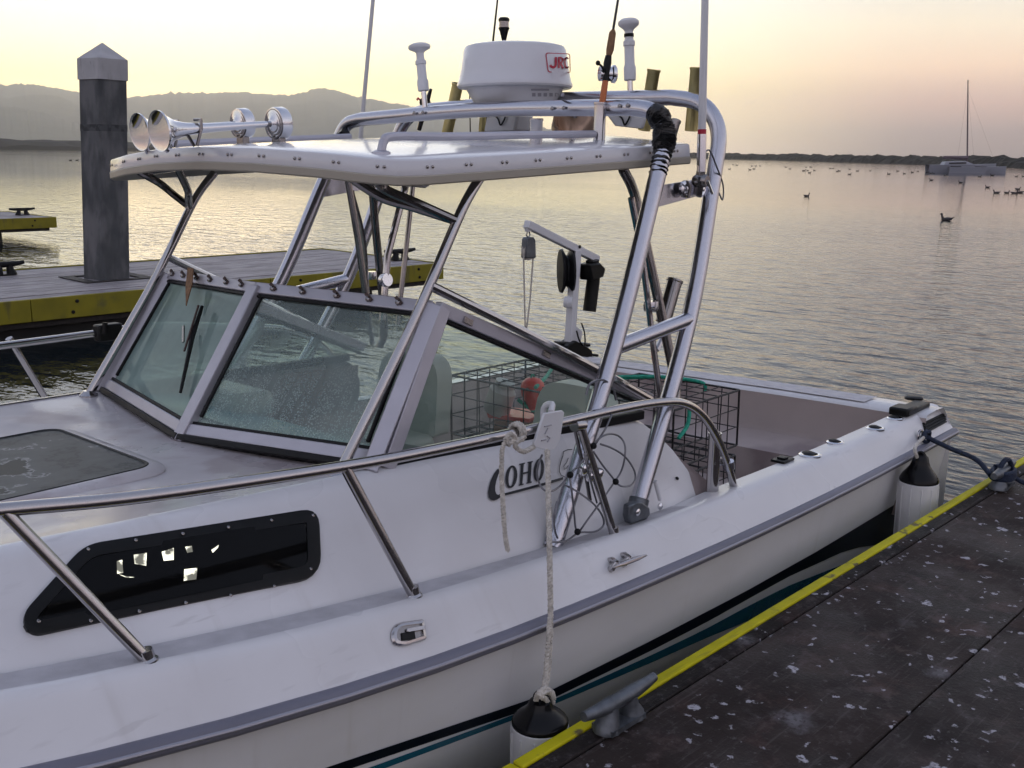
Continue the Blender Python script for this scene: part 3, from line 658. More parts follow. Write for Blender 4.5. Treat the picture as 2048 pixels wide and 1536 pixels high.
# --- gunwale: flank, deck edge and side deck / aft gunwale top
gw = MB()
for s in (-1, 1):
    rows = []
    for x in XS:
        b = hb(x); X = sx(x, s); ye, ze, zr = y_edge(x), z_edge(x), z_rub(x)
        inn, zi = (y_foot(x)+.02, z_foot(x)-.004) if x < 3.3 else (-1.165, z_edge(x)+.004)
        fl = [lerp(V((X, -b, zr)), V((X, ye, ze)), t) for t in (0, .35, .7, .9)]
        row = fl+[V((X, ye+.008, ze+.001)), V((X, ye+.03, ze+.006)), V((X, lerp(ye, inn, .5), lerp(ze, zi, .5)+.004)), V((X, inn, zi))]
        rows.append([V((p.x, p.y*-s, p.z)) for p in row])
    gw.grid(rows)
gunwale = part('gunwale', gw, 'gelcoat', smooth=.9)
ns = MB(); ns.grid([[V((x, lerp(y_edge(x), y_foot(x), t), lerp(z_edge(x), z_foot(x), t)+.008)) for t in (.22, .6, .98)] for x in XS[2:18]])
part('side_deck_nonskid', ns, 'nonskid', gunwale, fixn=False)
for s in (-1, 1):
    part('rub_rail', MB().tube([V((sx(x, s), s*(hb(x)+.004), z_rub(x)-.012)) for x in XS], .024, 12), 'rubrail')
    part('rub_rail_insert', MB().tube([V((sx(x, s), s*(hb(x)+.0255), z_rub(x)-.008)) for x in XS], .006, 8), 'rub_insert')
# --- transom: cap, inner wall, ledge, floor, liner
YT = [-1.36, -1.28, -1.16, -.8, -.4, 0, .4, .8, 1.16, 1.28, 1.36]
tm = MB(); rows = []; rows2 = []
for y in YT:
    zo = .772; xo = xtr(y); lowr = .0
    rows.append([V((xo-.04, y, .05)), V((xo-.01, y*1.0, .60)), V((xo, y, z_rub(5.7))), V((xo-.03, y*.975, zo-.02)), V((xo-.05, y*.97, zo+.004)), V((xo-.15, y*.97, zo+.010)), V((xo-.285, y*.97, zo+.004)), V((xo-.30, y*.97, zo-.012))])
    rows2.append([V((xo-.30, y*.97, zo-.012)), V((xo-.315, y*.97, .56)), V((xo-.33, y*.97, .535)), V((xo-.62, y*.97, .50)), V((xo-.64, y*.97, .30))])
tm.grid(rows); part('transom', tm, 'gelcoat', smooth=.8); part('transom_inner_wall', MB().grid(rows2), 'liner', smooth=.5)
tn = MB().grid([[V((xtr(y)-.075, y, .787)), V((xtr(y)-.25, y, .786))] for y in (-.95, -.4, .2, .8, 1.05)])
part('transom_nonskid', tn, 'nonskid', fixn=False)
lm = MB()
for s in (-1, 1):
    rows = []
    for x in (1.2, 1.9, 2.6, 3.3, 3.5, 4, 4.5, 5.0, 5.45):
        yo = -1.165 if x > 3.3 else y_foot(x)+.05
        zt = z_edge(x)-.004 if x > 3.3 else z_top(x)-.03
        if x <= 3.3: yt = y_top(x)+.05
        else: yt = yo
        rows.append([V((x, yt*-s, zt)), V((x, yo*-s, min(zt, z_edge(x)-.02))), V((x, (yo+.03)*-s, .62)), V((x, (yo+.06)*-s, .30))])
    lm.grid(rows)
part('cockpit_liner', lm, 'liner', smooth=.5)
part('cockpit_floor', MB().box((.4, -1.12, .26), (5.42, 1.12, .30)), 'sole')
part('floor_hatch', MB().box((4.3, -.55, .301), (5.0, .55, .315)), 'liner', bevel=.01)
# --- cabin: sides, coach roof, aft edge
cm = MB()
CX = [-1.6, -1.3, -1, -.7, -.4, -.1, .2, .5, .8, 1.1, 1.4, 1.7, 1.9, 2.1, 2.4, 2.7, 3.0, 3.2]
for s in (-1, 1):
    rows = []
    for x in CX:
        f, t = V((x, y_foot(x), z_foot(x)-.012)), V((x, y_top(x), z_top(x)))
        row = [f, lerp(f, t, .06), lerp(f, t, .5), lerp(f, t, .9), lerp(f, t, .97)+V((0, .004, 0))]
        row += [t+V((0, .025, .004)), t+V((0, .045, .004))]
        rows.append([V((p.x, p.y*-s, p.z)) for p in row])
    # rounded aft end of the cabin side
    for x, k in ((3.27, .93), (3.33, .78), (3.38, .60), (3.42, .35), (3.44, .02)):
        f, t = V((x, y_foot(x), z_foot(x)-.012)), V((x, y_top(x), z_top(x))); tt = lerp(f, t, k)
        row = [f, lerp(f, tt, .06), lerp(f, tt, .5), lerp(f, tt, .9), lerp(f, tt, .97), tt+V((0, .02, .002)), tt+V((0, .04, 0))]
        rows.append([V((p.x, p.y*-s, p.z)) for p in row])
    cm.grid(rows)
part('cabin_side', cm, 'gelcoat', smooth=.7)
# coach roof and foredeck in front of the windshield
ZC = 1.152                                              # crown height on the centreline
def roofz(x, y): 
    t = abs(y)/max(.05, abs(y_top(x))); zc = lerp(1.172, 1.128, max(0, min(1, (x-.4)/1.4)))
    return lerp(zc, z_top(x)+.004, t**3)
rm = MB(); rows = []
def xfront(y): return 1.752+.155*(abs(y)/.864)**1.6      # windshield foot
for x in [-1.5, -1.2, -.9, -.6, -.3, 0, .3, .6, .9, 1.2, 1.4, 1.55, 1.7, 1.85, 2.0]:
    yt = abs(y_top(x))-.04; rows.append([V((x, yt*u, roofz(x, yt*u))) for u in (-1, -.85, -.6, -.3, 0, .3, .6, .85, 1)])
rm.grid(rows); part('foredeck', rm, 'deck', smooth=.6)
# dash inside the glass, bulkhead, blue vinyl seats in the cuddy
part('dashboard', MB().grid([[V((1.98, y, 1.135)), V((2.25, y, 1.09)), V((2.42, y, 1.02)), V((2.46, y, .75))] for y in (-.86, -.4, 0, .4, .86)]), 'blue_vinyl', smooth=.5)
part('instrument_pod', MB().box((2.18, .30, 1.06), (2.38, .66, 1.17)), 'seat', bevel=.04)
part('bulkhead', MB().add([V((2.47, -1.05, .30)), V((2.47, -.1, .30)), V((2.47, -.1, 1.02)), V((2.47, -.9, 1.08))], [[0, 1, 2, 3]]), 'liner')

# --- foredeck hatch: dark acrylic in a white moulded frame
def rr(x0, x1, y0, y1, r, k=5):
    out = []
    for cx, cy, a in ((x1-r, y1-r, 0), (x0+r, y1-r, 90), (x0+r, y0+r, 180), (x1-r, y0+r, 270)):
        out += [(cx+r*cos(radians(a+90*i/k)), cy+r*sin(radians(a+90*i/k))) for i in range(k+1)]
    return out
hz = 1.158
def loft(profile_fn, levels): return MB().grid([[V((x, y, roofz(x, y)*0+z)) for x, y in profile_fn(d)] for d, z in levels], True)
ho = lambda d: rr(.72-d, 1.47+d, -.34-d, .36+d, .06+max(0, d))
fm = loft(ho, [(.05, hz-.03), (.05, hz-.010), (.040, hz+.000), (.012, hz+.008), (.0, hz+.008), (.0, hz-.01)])
hatch = part('deck_hatch', fm, 'deck', smooth=.6)
part('hatch_lens', MB().ngon([[V((x, y, hz+.006)) for x, y in ho(-.004)]]), 'hatch_glass', hatch, fixn=False)
part('hatch_gasket', loft(ho, [(.004, hz+.006), (-.001, hz+.0105), (-.009, hz+.0075)]), 'rubber', hatch)

# ------------------------------------------------------------------ decals on the hull: strips between two measured lines on a surface
def resample(P, n):
    P = [V((*p, 0)) for p in P]; d = [0]
    for a, b in zip(P, P[1:]): d.append(d[-1]+(b-a).length)
    out = []
    for i in range(n+1):
        s = d[-1]*i/n
        for k in range(len(P)-1):
            if s <= d[k+1]+1e-9: out.append(lerp(P[k], P[k+1], (s-d[k])/max(1e-9, d[k+1]-d[k]))); break
    return out
def band(top, bot, surf, off, n=24, rows=3):
    t, b = resample(top, n), resample(bot, n); g = []
    for i in range(n+1):
        g.append([hit(*lerp(t[i], b[i], j/rows).xy, surf)+V((0, -off, 0)) for j in range(rows+1)])
    return MB().grid(g)
part('navy_stripe', band([(-300, 1850), (100, 1717), (645, 1536), (1071, 1394), (1300, 1281), (1490, 1182), (1640, 1098), (1796, 1004), (1868, 960)], [(-260, 1855), (155, 1717), (700, 1536), (1071, 1412), (1300, 1301), (1407, 1246), (1573, 1154), (1700, 1096), (1868, 1075)], HF, .004, 60, 5), 'navy', fixn=False, smooth=.9)
part('teal_stripe', band([(-200, 1862), (220, 1717), (733, 1536), (1019, 1431), (1106, 1398), (1300, 1310), (1407, 1259), (1490, 1214), (1573, 1172), (1680, 1130)], [(-180, 1868), (255, 1717), (767, 1536), (1022, 1440), (1106, 1408), (1300, 1325), (1407, 1277), (1490, 1243), (1573, 1210), (1680, 1180)], HF, .004, 56, 3), 'teal', fixn=False, smooth=.9)
# --- portlight in the cabin side
def circle_px(cx, cy, rx, ry, n=20, a0=0): return [(cx+rx*cos(a0+2*pi*i/n), cy+ry*sin(a0+2*pi*i/n)) for i in range(n)]
def roundpoly(P, rads, k=5):
    out = []; n = len(P)
    for i, (p, r) in enumerate(zip(P, rads)):
        p = V((*p, 0)); a = V((*P[i-1], 0)); b = V((*P[(i+1) % n], 0)); u = (a-p).normalized(); w = (b-p).normalized()
        for j in range(k+1):
            t = j/k; out.append(tuple(((p+u*r)*(1-t)**2+p*2*t*(1-t)+(p+w*r)*t*t).xy))
    return out
PL = roundpoly([(60, 1274), (38, 1236), (168, 1091), (636, 1017), (642, 1154)], [26, 32, 34, 36, 44])
def shrink(P, k):
    c = V((sum(p[0] for p in P)/len(P), sum(p[1] for p in P)/len(P), 0)); out = []
    n = len(P)
    for i in range(n):
        a, p, b = V((*P[i-1], 0)), V((*P[i], 0)), V((*P[(i+1) % n], 0)); t = (b-a).normalized(); nn = V((-t.y, t.x, 0))
        if nn.dot(c-p) < 0: nn = -nn
        out.append(tuple((p+nn*k).xy))
    return out
o1 = [hit(*p, CF) for p in PL]; o2 = [hit(*p, CF) for p in shrink(PL, 26)]
OFFN = V((0, -.70, .72))
port = part('portlight', MB().grid([[p-OFFN*.01 for p in o1], [p+OFFN*.006 for p in o1], [p+OFFN*.0085 for p in [hit(*p, CF) for p in shrink(PL, 4)]], [p+OFFN*.008 for p in o2], [p+OFFN*.002 for p in o2]], True), 'black_plastic', smooth=.7, label='dark tinted portlight in the cabin side')
cx = sum(p[0] for p in PL)/len(PL); cols = []
def clip_cols(P, n):
    xs0, xs1 = min(p[0] for p in P), max(p[0] for p in P); out = []
    for i in range(n+1):
        x = lerp(xs0+.3, xs1-.3, i/n); ysx = []
        for a, b in zip(P, P[1:]+P[:1]):
            if (a[0]-x)*(b[0]-x) <= 0 and a[0] != b[0]: ysx.append(lerp(a[1], b[1], (x-a[0])/(b[0]-a[0])))
        out.append((x, min(ysx), max(ysx)))
    return out
pane = MB().grid([[hit(x, lerp(a, b, j/4), CF)+OFFN*.0045 for j in range(5)] for x, a, b in clip_cols(shrink(PL, 17), 34)])
part('portlight_pane', pane, 'tinted_acrylic', port, fixn=False)
for x, y in ((175, 1101), (270, 1083), (455, 1057), (541, 1043), (624, 1033), (620, 1140), (547, 1175), (460, 1193), (370, 1208), (277, 1225), (180, 1244), (76, 1245), (364, 1070)):
    p = hit(x, y, CF)+OFFN*.007; part('screw', MB().lathe([(.0048, 0), (.0048, .0015), (.0025, .003)], p, OFFN, 8), 'stainless_dark', port)
# glowing quads added to paint reflections onto the dark pane, no lamps behind it
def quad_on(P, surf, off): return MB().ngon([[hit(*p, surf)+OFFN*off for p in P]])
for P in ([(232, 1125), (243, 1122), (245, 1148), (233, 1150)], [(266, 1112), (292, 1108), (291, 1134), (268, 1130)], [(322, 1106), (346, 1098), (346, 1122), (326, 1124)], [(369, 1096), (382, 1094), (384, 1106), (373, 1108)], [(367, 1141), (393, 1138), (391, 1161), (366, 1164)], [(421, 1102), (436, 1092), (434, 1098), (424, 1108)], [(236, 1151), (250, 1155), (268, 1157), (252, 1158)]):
    part('painted_reflection', quad_on(P, CF, .0062), 'reflection_glow', port, fixn=False)
# --- name on the cabin side
def zc(x, y): return (950+x/4.389, 780+y/4.389)
def ell(cx, cy, rx, ry, sk, n=28): return [zc(cx+rx*cos(2*pi*i/n)-sk*ry*sin(2*pi*i/n), cy+ry*sin(2*pi*i/n)) for i in range(n)]
def letter(loops, name='letter'): return part(name, MB().ngon([[hit(*p, CF)+OFFN*.003 for p in L_] for L_ in loops]), 'ink', decal, fixn=False)
decal = part('name_underline', MB().ngon([[hit(*zc(*p), CF)+OFFN*.003 for p in [(225, 918), (400, 872), (600, 818), (770, 768), (770, 790), (600, 842), (400, 895), (225, 940)]]]), 'ink', fixn=False)
letter([[zc(*p) for p in [(214, 690), (190, 700), (160, 742), (135, 795), (118, 855), (110, 905), (116, 945), (135, 968), (162, 975), (192, 966), (220, 944), (222, 915), (200, 925), (184, 916), (174, 890), (174, 850), (184, 800), (200, 750), (216, 712)]]])
letter([ell(315, 766, 52, 100, .10), ell(315, 766, 23, 82, .10)])
letter([[zc(*p) for p in [(385, 652), (436, 641), (434, 652), (424, 656), (420, 728), (462, 718), (466, 645), (456, 646), (457, 636), (506, 626), (504, 637), (494, 641), (484, 808), (496, 806), (494, 818), (446, 828), (448, 817), (456, 814), (461, 733), (419, 744), (412, 826), (424, 824), (422, 836), (380, 846), (382, 834), (390, 832), (398, 660), (384, 663)]]])
letter([ell(556, 706, 46, 102, .10), ell(556, 706, 20, 84, .10)])
def stroke(P, w, surf, off, nv=OFFN):
    m = MB(); P3 = [V((*p, 0)) for p in P]; rows = []
    for i, p in enumerate(P3):
        t = (P3[min(i+1, len(P3)-1)]-P3[max(i-1, 0)]).normalized(); nn = V((-t.y, t.x, 0))*w/2
        rows.append([hit(*(p+nn).xy, surf)+nv*off, hit(*(p-nn).xy, surf)+nv*off])
    return m.grid(rows)
part('name_emblem', stroke([zc(*p) for p in [(850, 525), (810, 528), (772, 545), (768, 580), (752, 625), (740, 670), (736, 720), (752, 752), (790, 768)]], 1.6, CF, .003), 'ink', decal, fixn=False)
part('name_emblem', stroke([zc(*p) for p in [(815, 600), (800, 640), (775, 672), (780, 700), (800, 690), (815, 665)]], 1.4, CF, .003), 'ink', decal, fixn=False)

# ------------------------------------------------------------------ windshield
WCb, WCt = V((1.751, 0, 1.122)), V((2.107, 0, 1.640)); WNb, WNt = V((1.903, -.866, 1.155)), V((2.222, -.824, 1.632)); WFb, WFt = V((1.900, .866, 1.145)), V((2.222, .824, 1.622))
SNb, SNt = V((3.27, -.935, 1.105)), V((3.36, -.915, 1.150)); SFb, SFt = V((3.27, .935, 1.105)), V((3.36, .915, 1.150))
ws = MB()
wsx = thing
def panel(A, B, Bt, At, glass, name, inset=(.075, .05, .05, .05)):
    """framed pane: A,B bottom, At,Bt top; returns frame bars"""
    nrm = (B-A).cross(At-A).normalized()
    if nrm.dot(V((BC.x, BC.y, BC.z))-A) < 0: nrm = -nrm
    return nrm
wroot = MB()
def wbar(A, B, w, h, up, m, name): return part(name, MB().bar(A, B, w, h, up), m, wind, bevel=.004)
n1 = (WNb-WCb).cross(WCt-WCb).normalized(); n1 = n1 if n1.x < 0 else -n1
n2 = (WFb-WCb).cross(WCt-WCb).normalized(); n2 = n2 if n2.x < 0 else -n2
n3 = (SNb-WNb).cross(WNt-WNb).normalized(); n3 = n3 if n3.y < 0 else -n3
n4 = V((n3.x, -n3.y, n3.z))
cw = MB().bar(WCb, WCt+(WCt-WCb)*.01, .060, .05, V((-1, 0, .7)))
wind = part('windshield', cw, 'frame_alu', bevel=.004, label='aluminium framed windshield with fogged glass')
def edge_bars(A, B, At, Bt, nv):
    up = (At-A).normalized()
    d = (B-A).normalized()
    wbar(A+up*.012+nv*.004, B+up*.012+nv*.004, .05, .024, up, 'rubber', 'sill_rubber')
    wbar(A+up*.046, B+up*.046, .04, .044, up, 'frame_alu', 'sill_rail')
    wbar(At, Bt, .035, .045, up, 'frame_alu', 'top_rail')
    k = nv*.006
    for P0, P1 in ((A+up*.074+k, B+up*.074+k), (At-up*.030+k, Bt-up*.030+k)): wbar(P0, P1, .012, .014, up, 'rubber', 'glazing_rubber')
edge_bars(WCb, WNb, WCt, WNt, n1); edge_bars(WCb, WFb, WCt, WFt, n2)
def npost(A, At, w, nv, name): wbar(A, At, w, .045, nv, 'frame_alu', name)
wbar(WNb+(n1*.004), WNt+(WNt-WNb)*.02, .052, .05, n1+n3, 'frame_alu', 'corner_post'); wbar(WNb+V((.055, -.010, 0)), WNt+V((.035, -.008, 0)), .050, .04, n3, 'frame_alu', 'corner_post')
wbar(WFb, WFt, .06, .05, n2+n4, 'frame_alu', 'corner_post')
for A, At, B, nv in ((WNb, WNt, WCb, n1), (WCb, WCt, WNb, n1), (WCb, WCt, WFb, n2), (WFb, WFt, WCb, n2)):
    d = (B-A).normalized()*.048; wbar(A+d+(At-A)*.16+nv*.006, At+d-(At-A)*.06+nv*.006, .014, .012, nv, 'rubber', 'glazing_rubber')
def pane_grid(A, B, At, Bt, n=6): return MB().grid([[lerp(lerp(A, At, j/n), lerp(B, Bt, j/n), i/n) for j in range(n+1)] for i in range(n+1)])
def pane_obj(A, B, At, Bt, m, lab):
    mb_ = pane_grid(A, B, At, Bt); org = lerp(A, B, .5)
    o = part('pane', mb_, m, wind, fixn=False, label=lab)
    return o
up1 = (WCt-WCb).normalized()
pane_obj(lerp(WCb, WNb, .04)+up1*.08, lerp(WCb, WNb, .97)+up1*.08, lerp(WCt, WNt, .04)-up1*.02, lerp(WCt, WNt, .97)-up1*.02, 'glass_wet', 'glass pane beaded with condensation')
pane_obj(lerp(WCb, WFb, .04)+up1*.08, lerp(WCb, WFb, .97)+up1*.08, lerp(WCt, WFt, .04)-up1*.02, lerp(WCt, WFt, .97)-up1*.02, 'glass_fogged', 'evenly fogged glass pane')
for A, At, B, Bt, nv in ((WNb, WNt, SNb, SNt, n3), (WFb, WFt, SFb, SFt, n4)):
    up = (At-A).normalized(); 
    wbar(A+V((.05, 0, .008)), B+V((0, 0, .0)), .04, .036, V((0, 0, 1)), 'rubber', 'sill_rubber')
    wbar(At+V((.02, 0, 0)), Bt, .034, .046, V((.4, 0, 1)), 'frame_alu', 'side_rail')
    wbar(At+V((.02, 0, -.034)), Bt+V((-.02, 0, -.030)), .02, .014, V((.4, 0, 1)), 'rubber', 'glazing_rubber')
    part('pane', MB().grid([[lerp(lerp(A, B, i/6)+V((.02, 0, .02)), lerp(At, Bt, i/6)-V((0, 0, .02)), j/4) for j in range(5)] for i in range(7)]), 'glass_side', wind, fixn=False)
def snaps(A, B, ts, nv):
    for t in ts:
        p = lerp(A, B, t)+nv*.02; part('snap', MB().lathe([(.011, 0), (.010, .006), (.005, .010)], p, nv, 8), 'stainless_dark', wind)
        part('snap_tab', MB().bar(p+V((0, .012, .018)), p+V((0, -.016, -.004)), .012, .006, nv), 'rust_tab', wind)
snaps(WCt, WNt, (.12, .30, .5, .68, .84), n1); snaps(WCt, WFt, (.12, .28, .46, .62, .78, .92), n2)
for t in (.12, .45, .76):
    p = lerp(WNt, SNt, t)+n3*.018; part('snap', MB().bar(p+V((-.02, 0, .012)), p+V((.02, 0, -.008)), .02, .008, n3), 'stainless_dark', wind)
# wiper with its hanging strap
def onp(px, py, A, nv, off): 
    d = bray(px, py); return BC+d*((A-BC).dot(nv)/d.dot(nv))+nv*off
wp = MB().tube([onp(417, 620, WCb, n2, .03), onp(398, 680, WCb, n2, .03), onp(371, 790, WCb, n2, .022)], [.007, .010, .006], 8)
wip = part('wiper_blade', wp, 'black_plastic', wind)
part('wiper_arm', MB().bar(onp(416, 622, WCb, n2, .045), onp(386, 712, WCb, n2, .04), .008, .006, n2), 'rust_tab', wind)
part('wiper_arm', MB().bar(onp(384, 662, WCb, n2, .04), onp(384, 694, WCb, n2, .04), .010, .006, n2), 'stainless_dark', wind)
part('wiper_strap', MB().prism([onp(397, 548, WCb, n2, .05), onp(408, 550, WCb, n2, .05), onp(404, 580, WCb, n2, .045), onp(390, 622, WCb, n2, .04), onp(391, 585, WCb, n2, .045)], n2*.004), 'cork', wind)

# ------------------------------------------------------------------ hardtop
def onb(px, py, yf):
    y = yf(1.0)
    for _ in range(60):
        p = q(px, py, y=y); y = .5*y+.5*yf(p.x)
    return p
def ht_zb(x, y): return 2.038+(x-2)*.050+.055*(1-(y/.9)**2)
def ht_outline():
    pts = []
    near = [(-.935, 3.57), (-.93, 3.2), (-.92, 2.8), (-.91, 2.4), (-.90, 2.12), (-.875, 2.035), (-.80, 1.985), (-.6, 1.945), (-.3, 1.905), (0, 1.89)]
    far = [(-y*1.03, x) for y, x in near[::-1][1:]]
    aft = [(.6, 3.58), (.3, 3.585), (0, 3.59), (-.3, 3.585), (-.6, 3.58)]
    return [(x, y) for y, x in near+far+aft]
HO = ht_outline(); hcx = sum(p[0] for p in HO)/len(HO)
def hring(k, dz, top=False):
    out = []
    for x, y in HO:
        X, Y = lerp(2.85, x, k), y*k
        z = ht_zb(X, Y)+dz
        if top: z = ht_zb(X, Y)+dz
        out.append(V((X, Y, z)))
    return out
hmb = MB().grid([hring(.0, .012), hring(.5, .012), hring(.90, .008), hring(.95, -.006), hring(.985, -.013), hring(.997, -.013), hring(1.001, -.008), hring(1.001, .014), hring(.998, .0175)], True)
hard = part('hardtop', MB().grid([hring(.997, .016), hring(.998, .020), hring(.9945, .060), hring(.9915, .0645), hring(.985, .067), hring(.9, .070), hring(.7, .072), hring(.4, .072), hring(.0, .072)], True), 'hard_top', smooth=.55, label='white hardtop roof with riveted edge')
part('hardtop_lip', hmb, 'beige', hard, smooth=.6)
def ht_face(px): # point on the riveted face below a pixel column
    best = None
    return best
rv = None
HFace = lambda p: 1
def face_pts():
    ring = hring(.9955, .042); n = len(ring); d = [0]
    for a, b in zip(ring, ring[1:]): d.append(d[-1]+(b-a).length)
    tot = d[26-8] if False else d[18]
    s = .10
    while s < tot-.05:
        for off in (-.011, .011):
            t = s+off
            for k in range(n-1):
                if d[k] <= t <= d[k+1]:
                    a, b = ring[k], ring[k+1]; p = lerp(a, b, (t-d[k])/(d[k+1]-d[k])); tg = (b-a).normalized(); nn = V((tg.y, -tg.x, 0)); 
                    if nn.dot(p-V((2.85, 0, p.z))) < 0: nn = -nn
                    yield p+nn*.002, nn
                    break
        s += .165
for p, nn in face_pts(): part('rivet', MB().lathe([(.0055, 0), (.0055, .002), (.003, .0035)], p, nn, 8), 'stainless_dark', hard)
# grab rails on the roof
def roofp(px, py, y): 
    p = q(px, py, y=y); return p
r0 = q(762, 304, y=-.74)
nr = [r0, q(766, 285, y=-.74), q(785, 273, y=-.74), q(900, 273, y=-.73), q(1050, 270, y=-.72), q(1188, 268, y=-.70)]
part('roof_grab_rail', MB().tube([nr[0], nr[1]]+cr(nr[1:], 5)[1:], .0145, 10), 'frame_alu')
part('grab_rail_foot', MB().lathe([(.032, 0), (.030, .008), (.018, .014)], r0-V((0, 0, .008)), (0, 0, 1), 14), 'frame_alu')
fr0 = [q(335, 294, y=.72), q(345, 288, y=.72), q(400, 285, y=.72), q(550, 279, y=.72), q(700, 273, y=.72)]
part('roof_grab_rail', MB().tube(fr0, .0145, 10), 'frame_alu')
rh = q(1198, 290, y=-.70)
part('roof_rod_holder', MB().lathe([(.030, -.005), (.030, .004), (.026, .006), (.024, .01), (.024, .155), (.027, .158), (.027, .164), (.021, .164), (.021, .05)], rh, (0.02, 0, 1), 18), 'stainless')
# legs from the foredeck to the roof, with curved braces
def mir(p): return V((p.x, -p.y, p.z))
for s in (-1, 1):
    S = (lambda p: p) if s < 0 else mir
    leg = [V((1.815, -.822, 1.158)), q(807, 686, y=-.822), q(862, 565, y=-.822), q(912, 447, y=-.822), q(935, 398, y=-.82), q(962, 352, y=-.815)]
    part('roof_leg', MB().tube(cr([S(p) for p in leg], 6), .0175, 12), 'stainless')
    part('leg_foot', MB().lathe([(.038, -.006), (.038, .003), (.026, .012), (.020, .02)], S(leg[0]), (0, 0, 1), 14), 'stainless')
    for a, b, c in (((2.13, -.70, 2.02), (2.06, -.74, 2.07), .016), ((2.20, -.60, 1.99), (2.10, -.50, 2.085), .016)):
        part('roof_brace', MB().tube(cr([S(q(911, 441, y=-.822)), S(lerp(q(911, 441, y=-.822), V(a), .55)), S(V(a)), S(V(b))], 6), c, 10), 'stainless_dark')
    rail_ = [q(862, 572, y=-.83), q(1030, 655, y=-.88), q(1200, 742, y=-.93), q(1300, 798, y=-.97)]
    part('side_brace', MB().tube(cr([S(p) for p in rail_], 6), .0165, 10), 'stainless')
part('roof_cross_tube', MB().tube([V((2.10, -.74, 2.065)), V((2.05, -.3, 2.092)), V((2.05, .3, 2.092)), V((2.10, .74, 2.065))], .016, 10), 'stainless_dark')
# aft roof legs inside the arch
for s in (-1, 1):
    S = (lambda p: p) if s < 0 else mir
    A = [q(1246, 338, y=-.80), q(1268, 385, y=-.81), q(1290, 480, y=-.84), q(1345, 735, y=-.92), q(1352, 800, y=-.95)]
    part('aft_roof_leg', MB().tube(cr([S(p) for p in A], 6), .021, 12), 'stainless_dark')
    B = [q(1262, 395, y=-.86), q(1285, 520, y=-.87), q(1305, 680, y=-.9), q(1320, 790, y=-.92)]
    part('aft_roof_leg', MB().tube(cr([S(p) for p in B], 6), .013, 10), 'stainless')
    cl = q(1302, 612, y=-.88); part('leg_clamp', MB().lathe([(.03, -.02), (.032, 0), (.03, .02)], S(cl), (0, 0, 1), 12), 'chrome')
part('cabin_post', MB().tube([q(695, 355, y=.2), q(716, 480, y=.2), q(738, 640, y=.2)], .015, 10), 'stainless_dark')
part('cabin_post', MB().tube([q(818, 345, y=.75), q(775, 512, y=.75), q(765, 640, y=.75)], .019, 10), 'stainless')
part('post_clamp', MB().lathe([(.034, -.018), (.037, 0), (.034, .018)], q(771, 560, y=.745), (0, -1, .2), 14), 'chrome')
part('cabin_post', MB().tube([q(700, 365, y=.6), q(790, 366, y=.6), q(850, 372, y=.6), q(880, 352, y=.6)], .011, 8), 'stainless_dark')
part('cabin_post', MB().tube([q(828, 350, y=.95), q(812, 500, y=.95), q(795, 650, y=.95)], .014, 10), 'stainless_dark')

# ------------------------------------------------------------------ radar arch
def hoop(foot, mid, up, b1, b2, b3, t1, cz):
    near = [V(p) for p in (foot, mid, up, b1, b2, b3, t1)]
    return cr(near[:3], 6)[:-1]+cr(near[2:], 4)[:-1]+[t1v for t1v in cr([near[-1], V((lerp(near[-1].x, near[-1].x+.01, 1), 0, cz)), mir(near[-1])], 6)][:-1]+[mir(p) for p in (cr(near[:3], 6)[:-1]+cr(near[2:], 4))[::-1]]
HA = hoop((2.457, -1.15, .819), (2.905, -1.06, 1.44), (3.235, -1.005, 2.06), (3.285, -.995, 2.17), (3.305, -.975, 2.245), (3.31, -.92, 2.297), (3.31, -.82, 2.315), 2.334)
HB = hoop((2.94, -1.15, .811), (3.39, -1.07, 1.49), (3.645, -1.005, 2.08), (3.69, -.99, 2.21), (3.70, -.95, 2.295), (3.705, -.87, 2.352), (3.71, -.74, 2.375), 2.392)
arch = part('arch_hoop', MB().tube(HA, .033, 16), 'aluminium', label='front aluminium arch hoop')
part('arch_hoop', MB().tube(HB, .033, 16), 'aluminium')
for s in (-1, 1):
    S = (lambda p: p) if s < 0 else mir
    part('arch_rung', MB().tube([S(V((2.905, -1.06, 1.44))), S(V((3.39, -1.07, 1.495)))], .030, 14), 'aluminium', arch)
    z0, z1 = 1.955, 2.035
    P = [S(V(p)) for p in ((3.19, -1.005, 1.93), (3.62, -1.005, 1.985), (3.635, -1.005, 2.05), (3.22, -1.005, 2.015))]
    part('arch_plate', MB().prism(P, (0, -.012*s*-1*-1 if False else .012, 0)), 'aluminium', arch, bevel=.003)
for px, py in ((1368, 378), (1398, 378)):
    p = q(px, py, y=-1.02); part('plate_eye', MB().lathe([(.034, 0), (.034, .010), (.024, .016), (.014, .012), (.010, .004)], p, (0, -1, 0), 18), 'chrome', arch)
    part('plate_bolt', MB().lathe([(.010, .006), (.010, .022), (.004, .024)], p, (0, -1, 0), 10), 'chrome', arch)
part('plate_shackle', MB().tube([q(1374, 362, y=-1.05), q(1380, 376, y=-1.055), q(1376, 396, y=-1.05)], .006, 8), 'stainless_dark', arch)
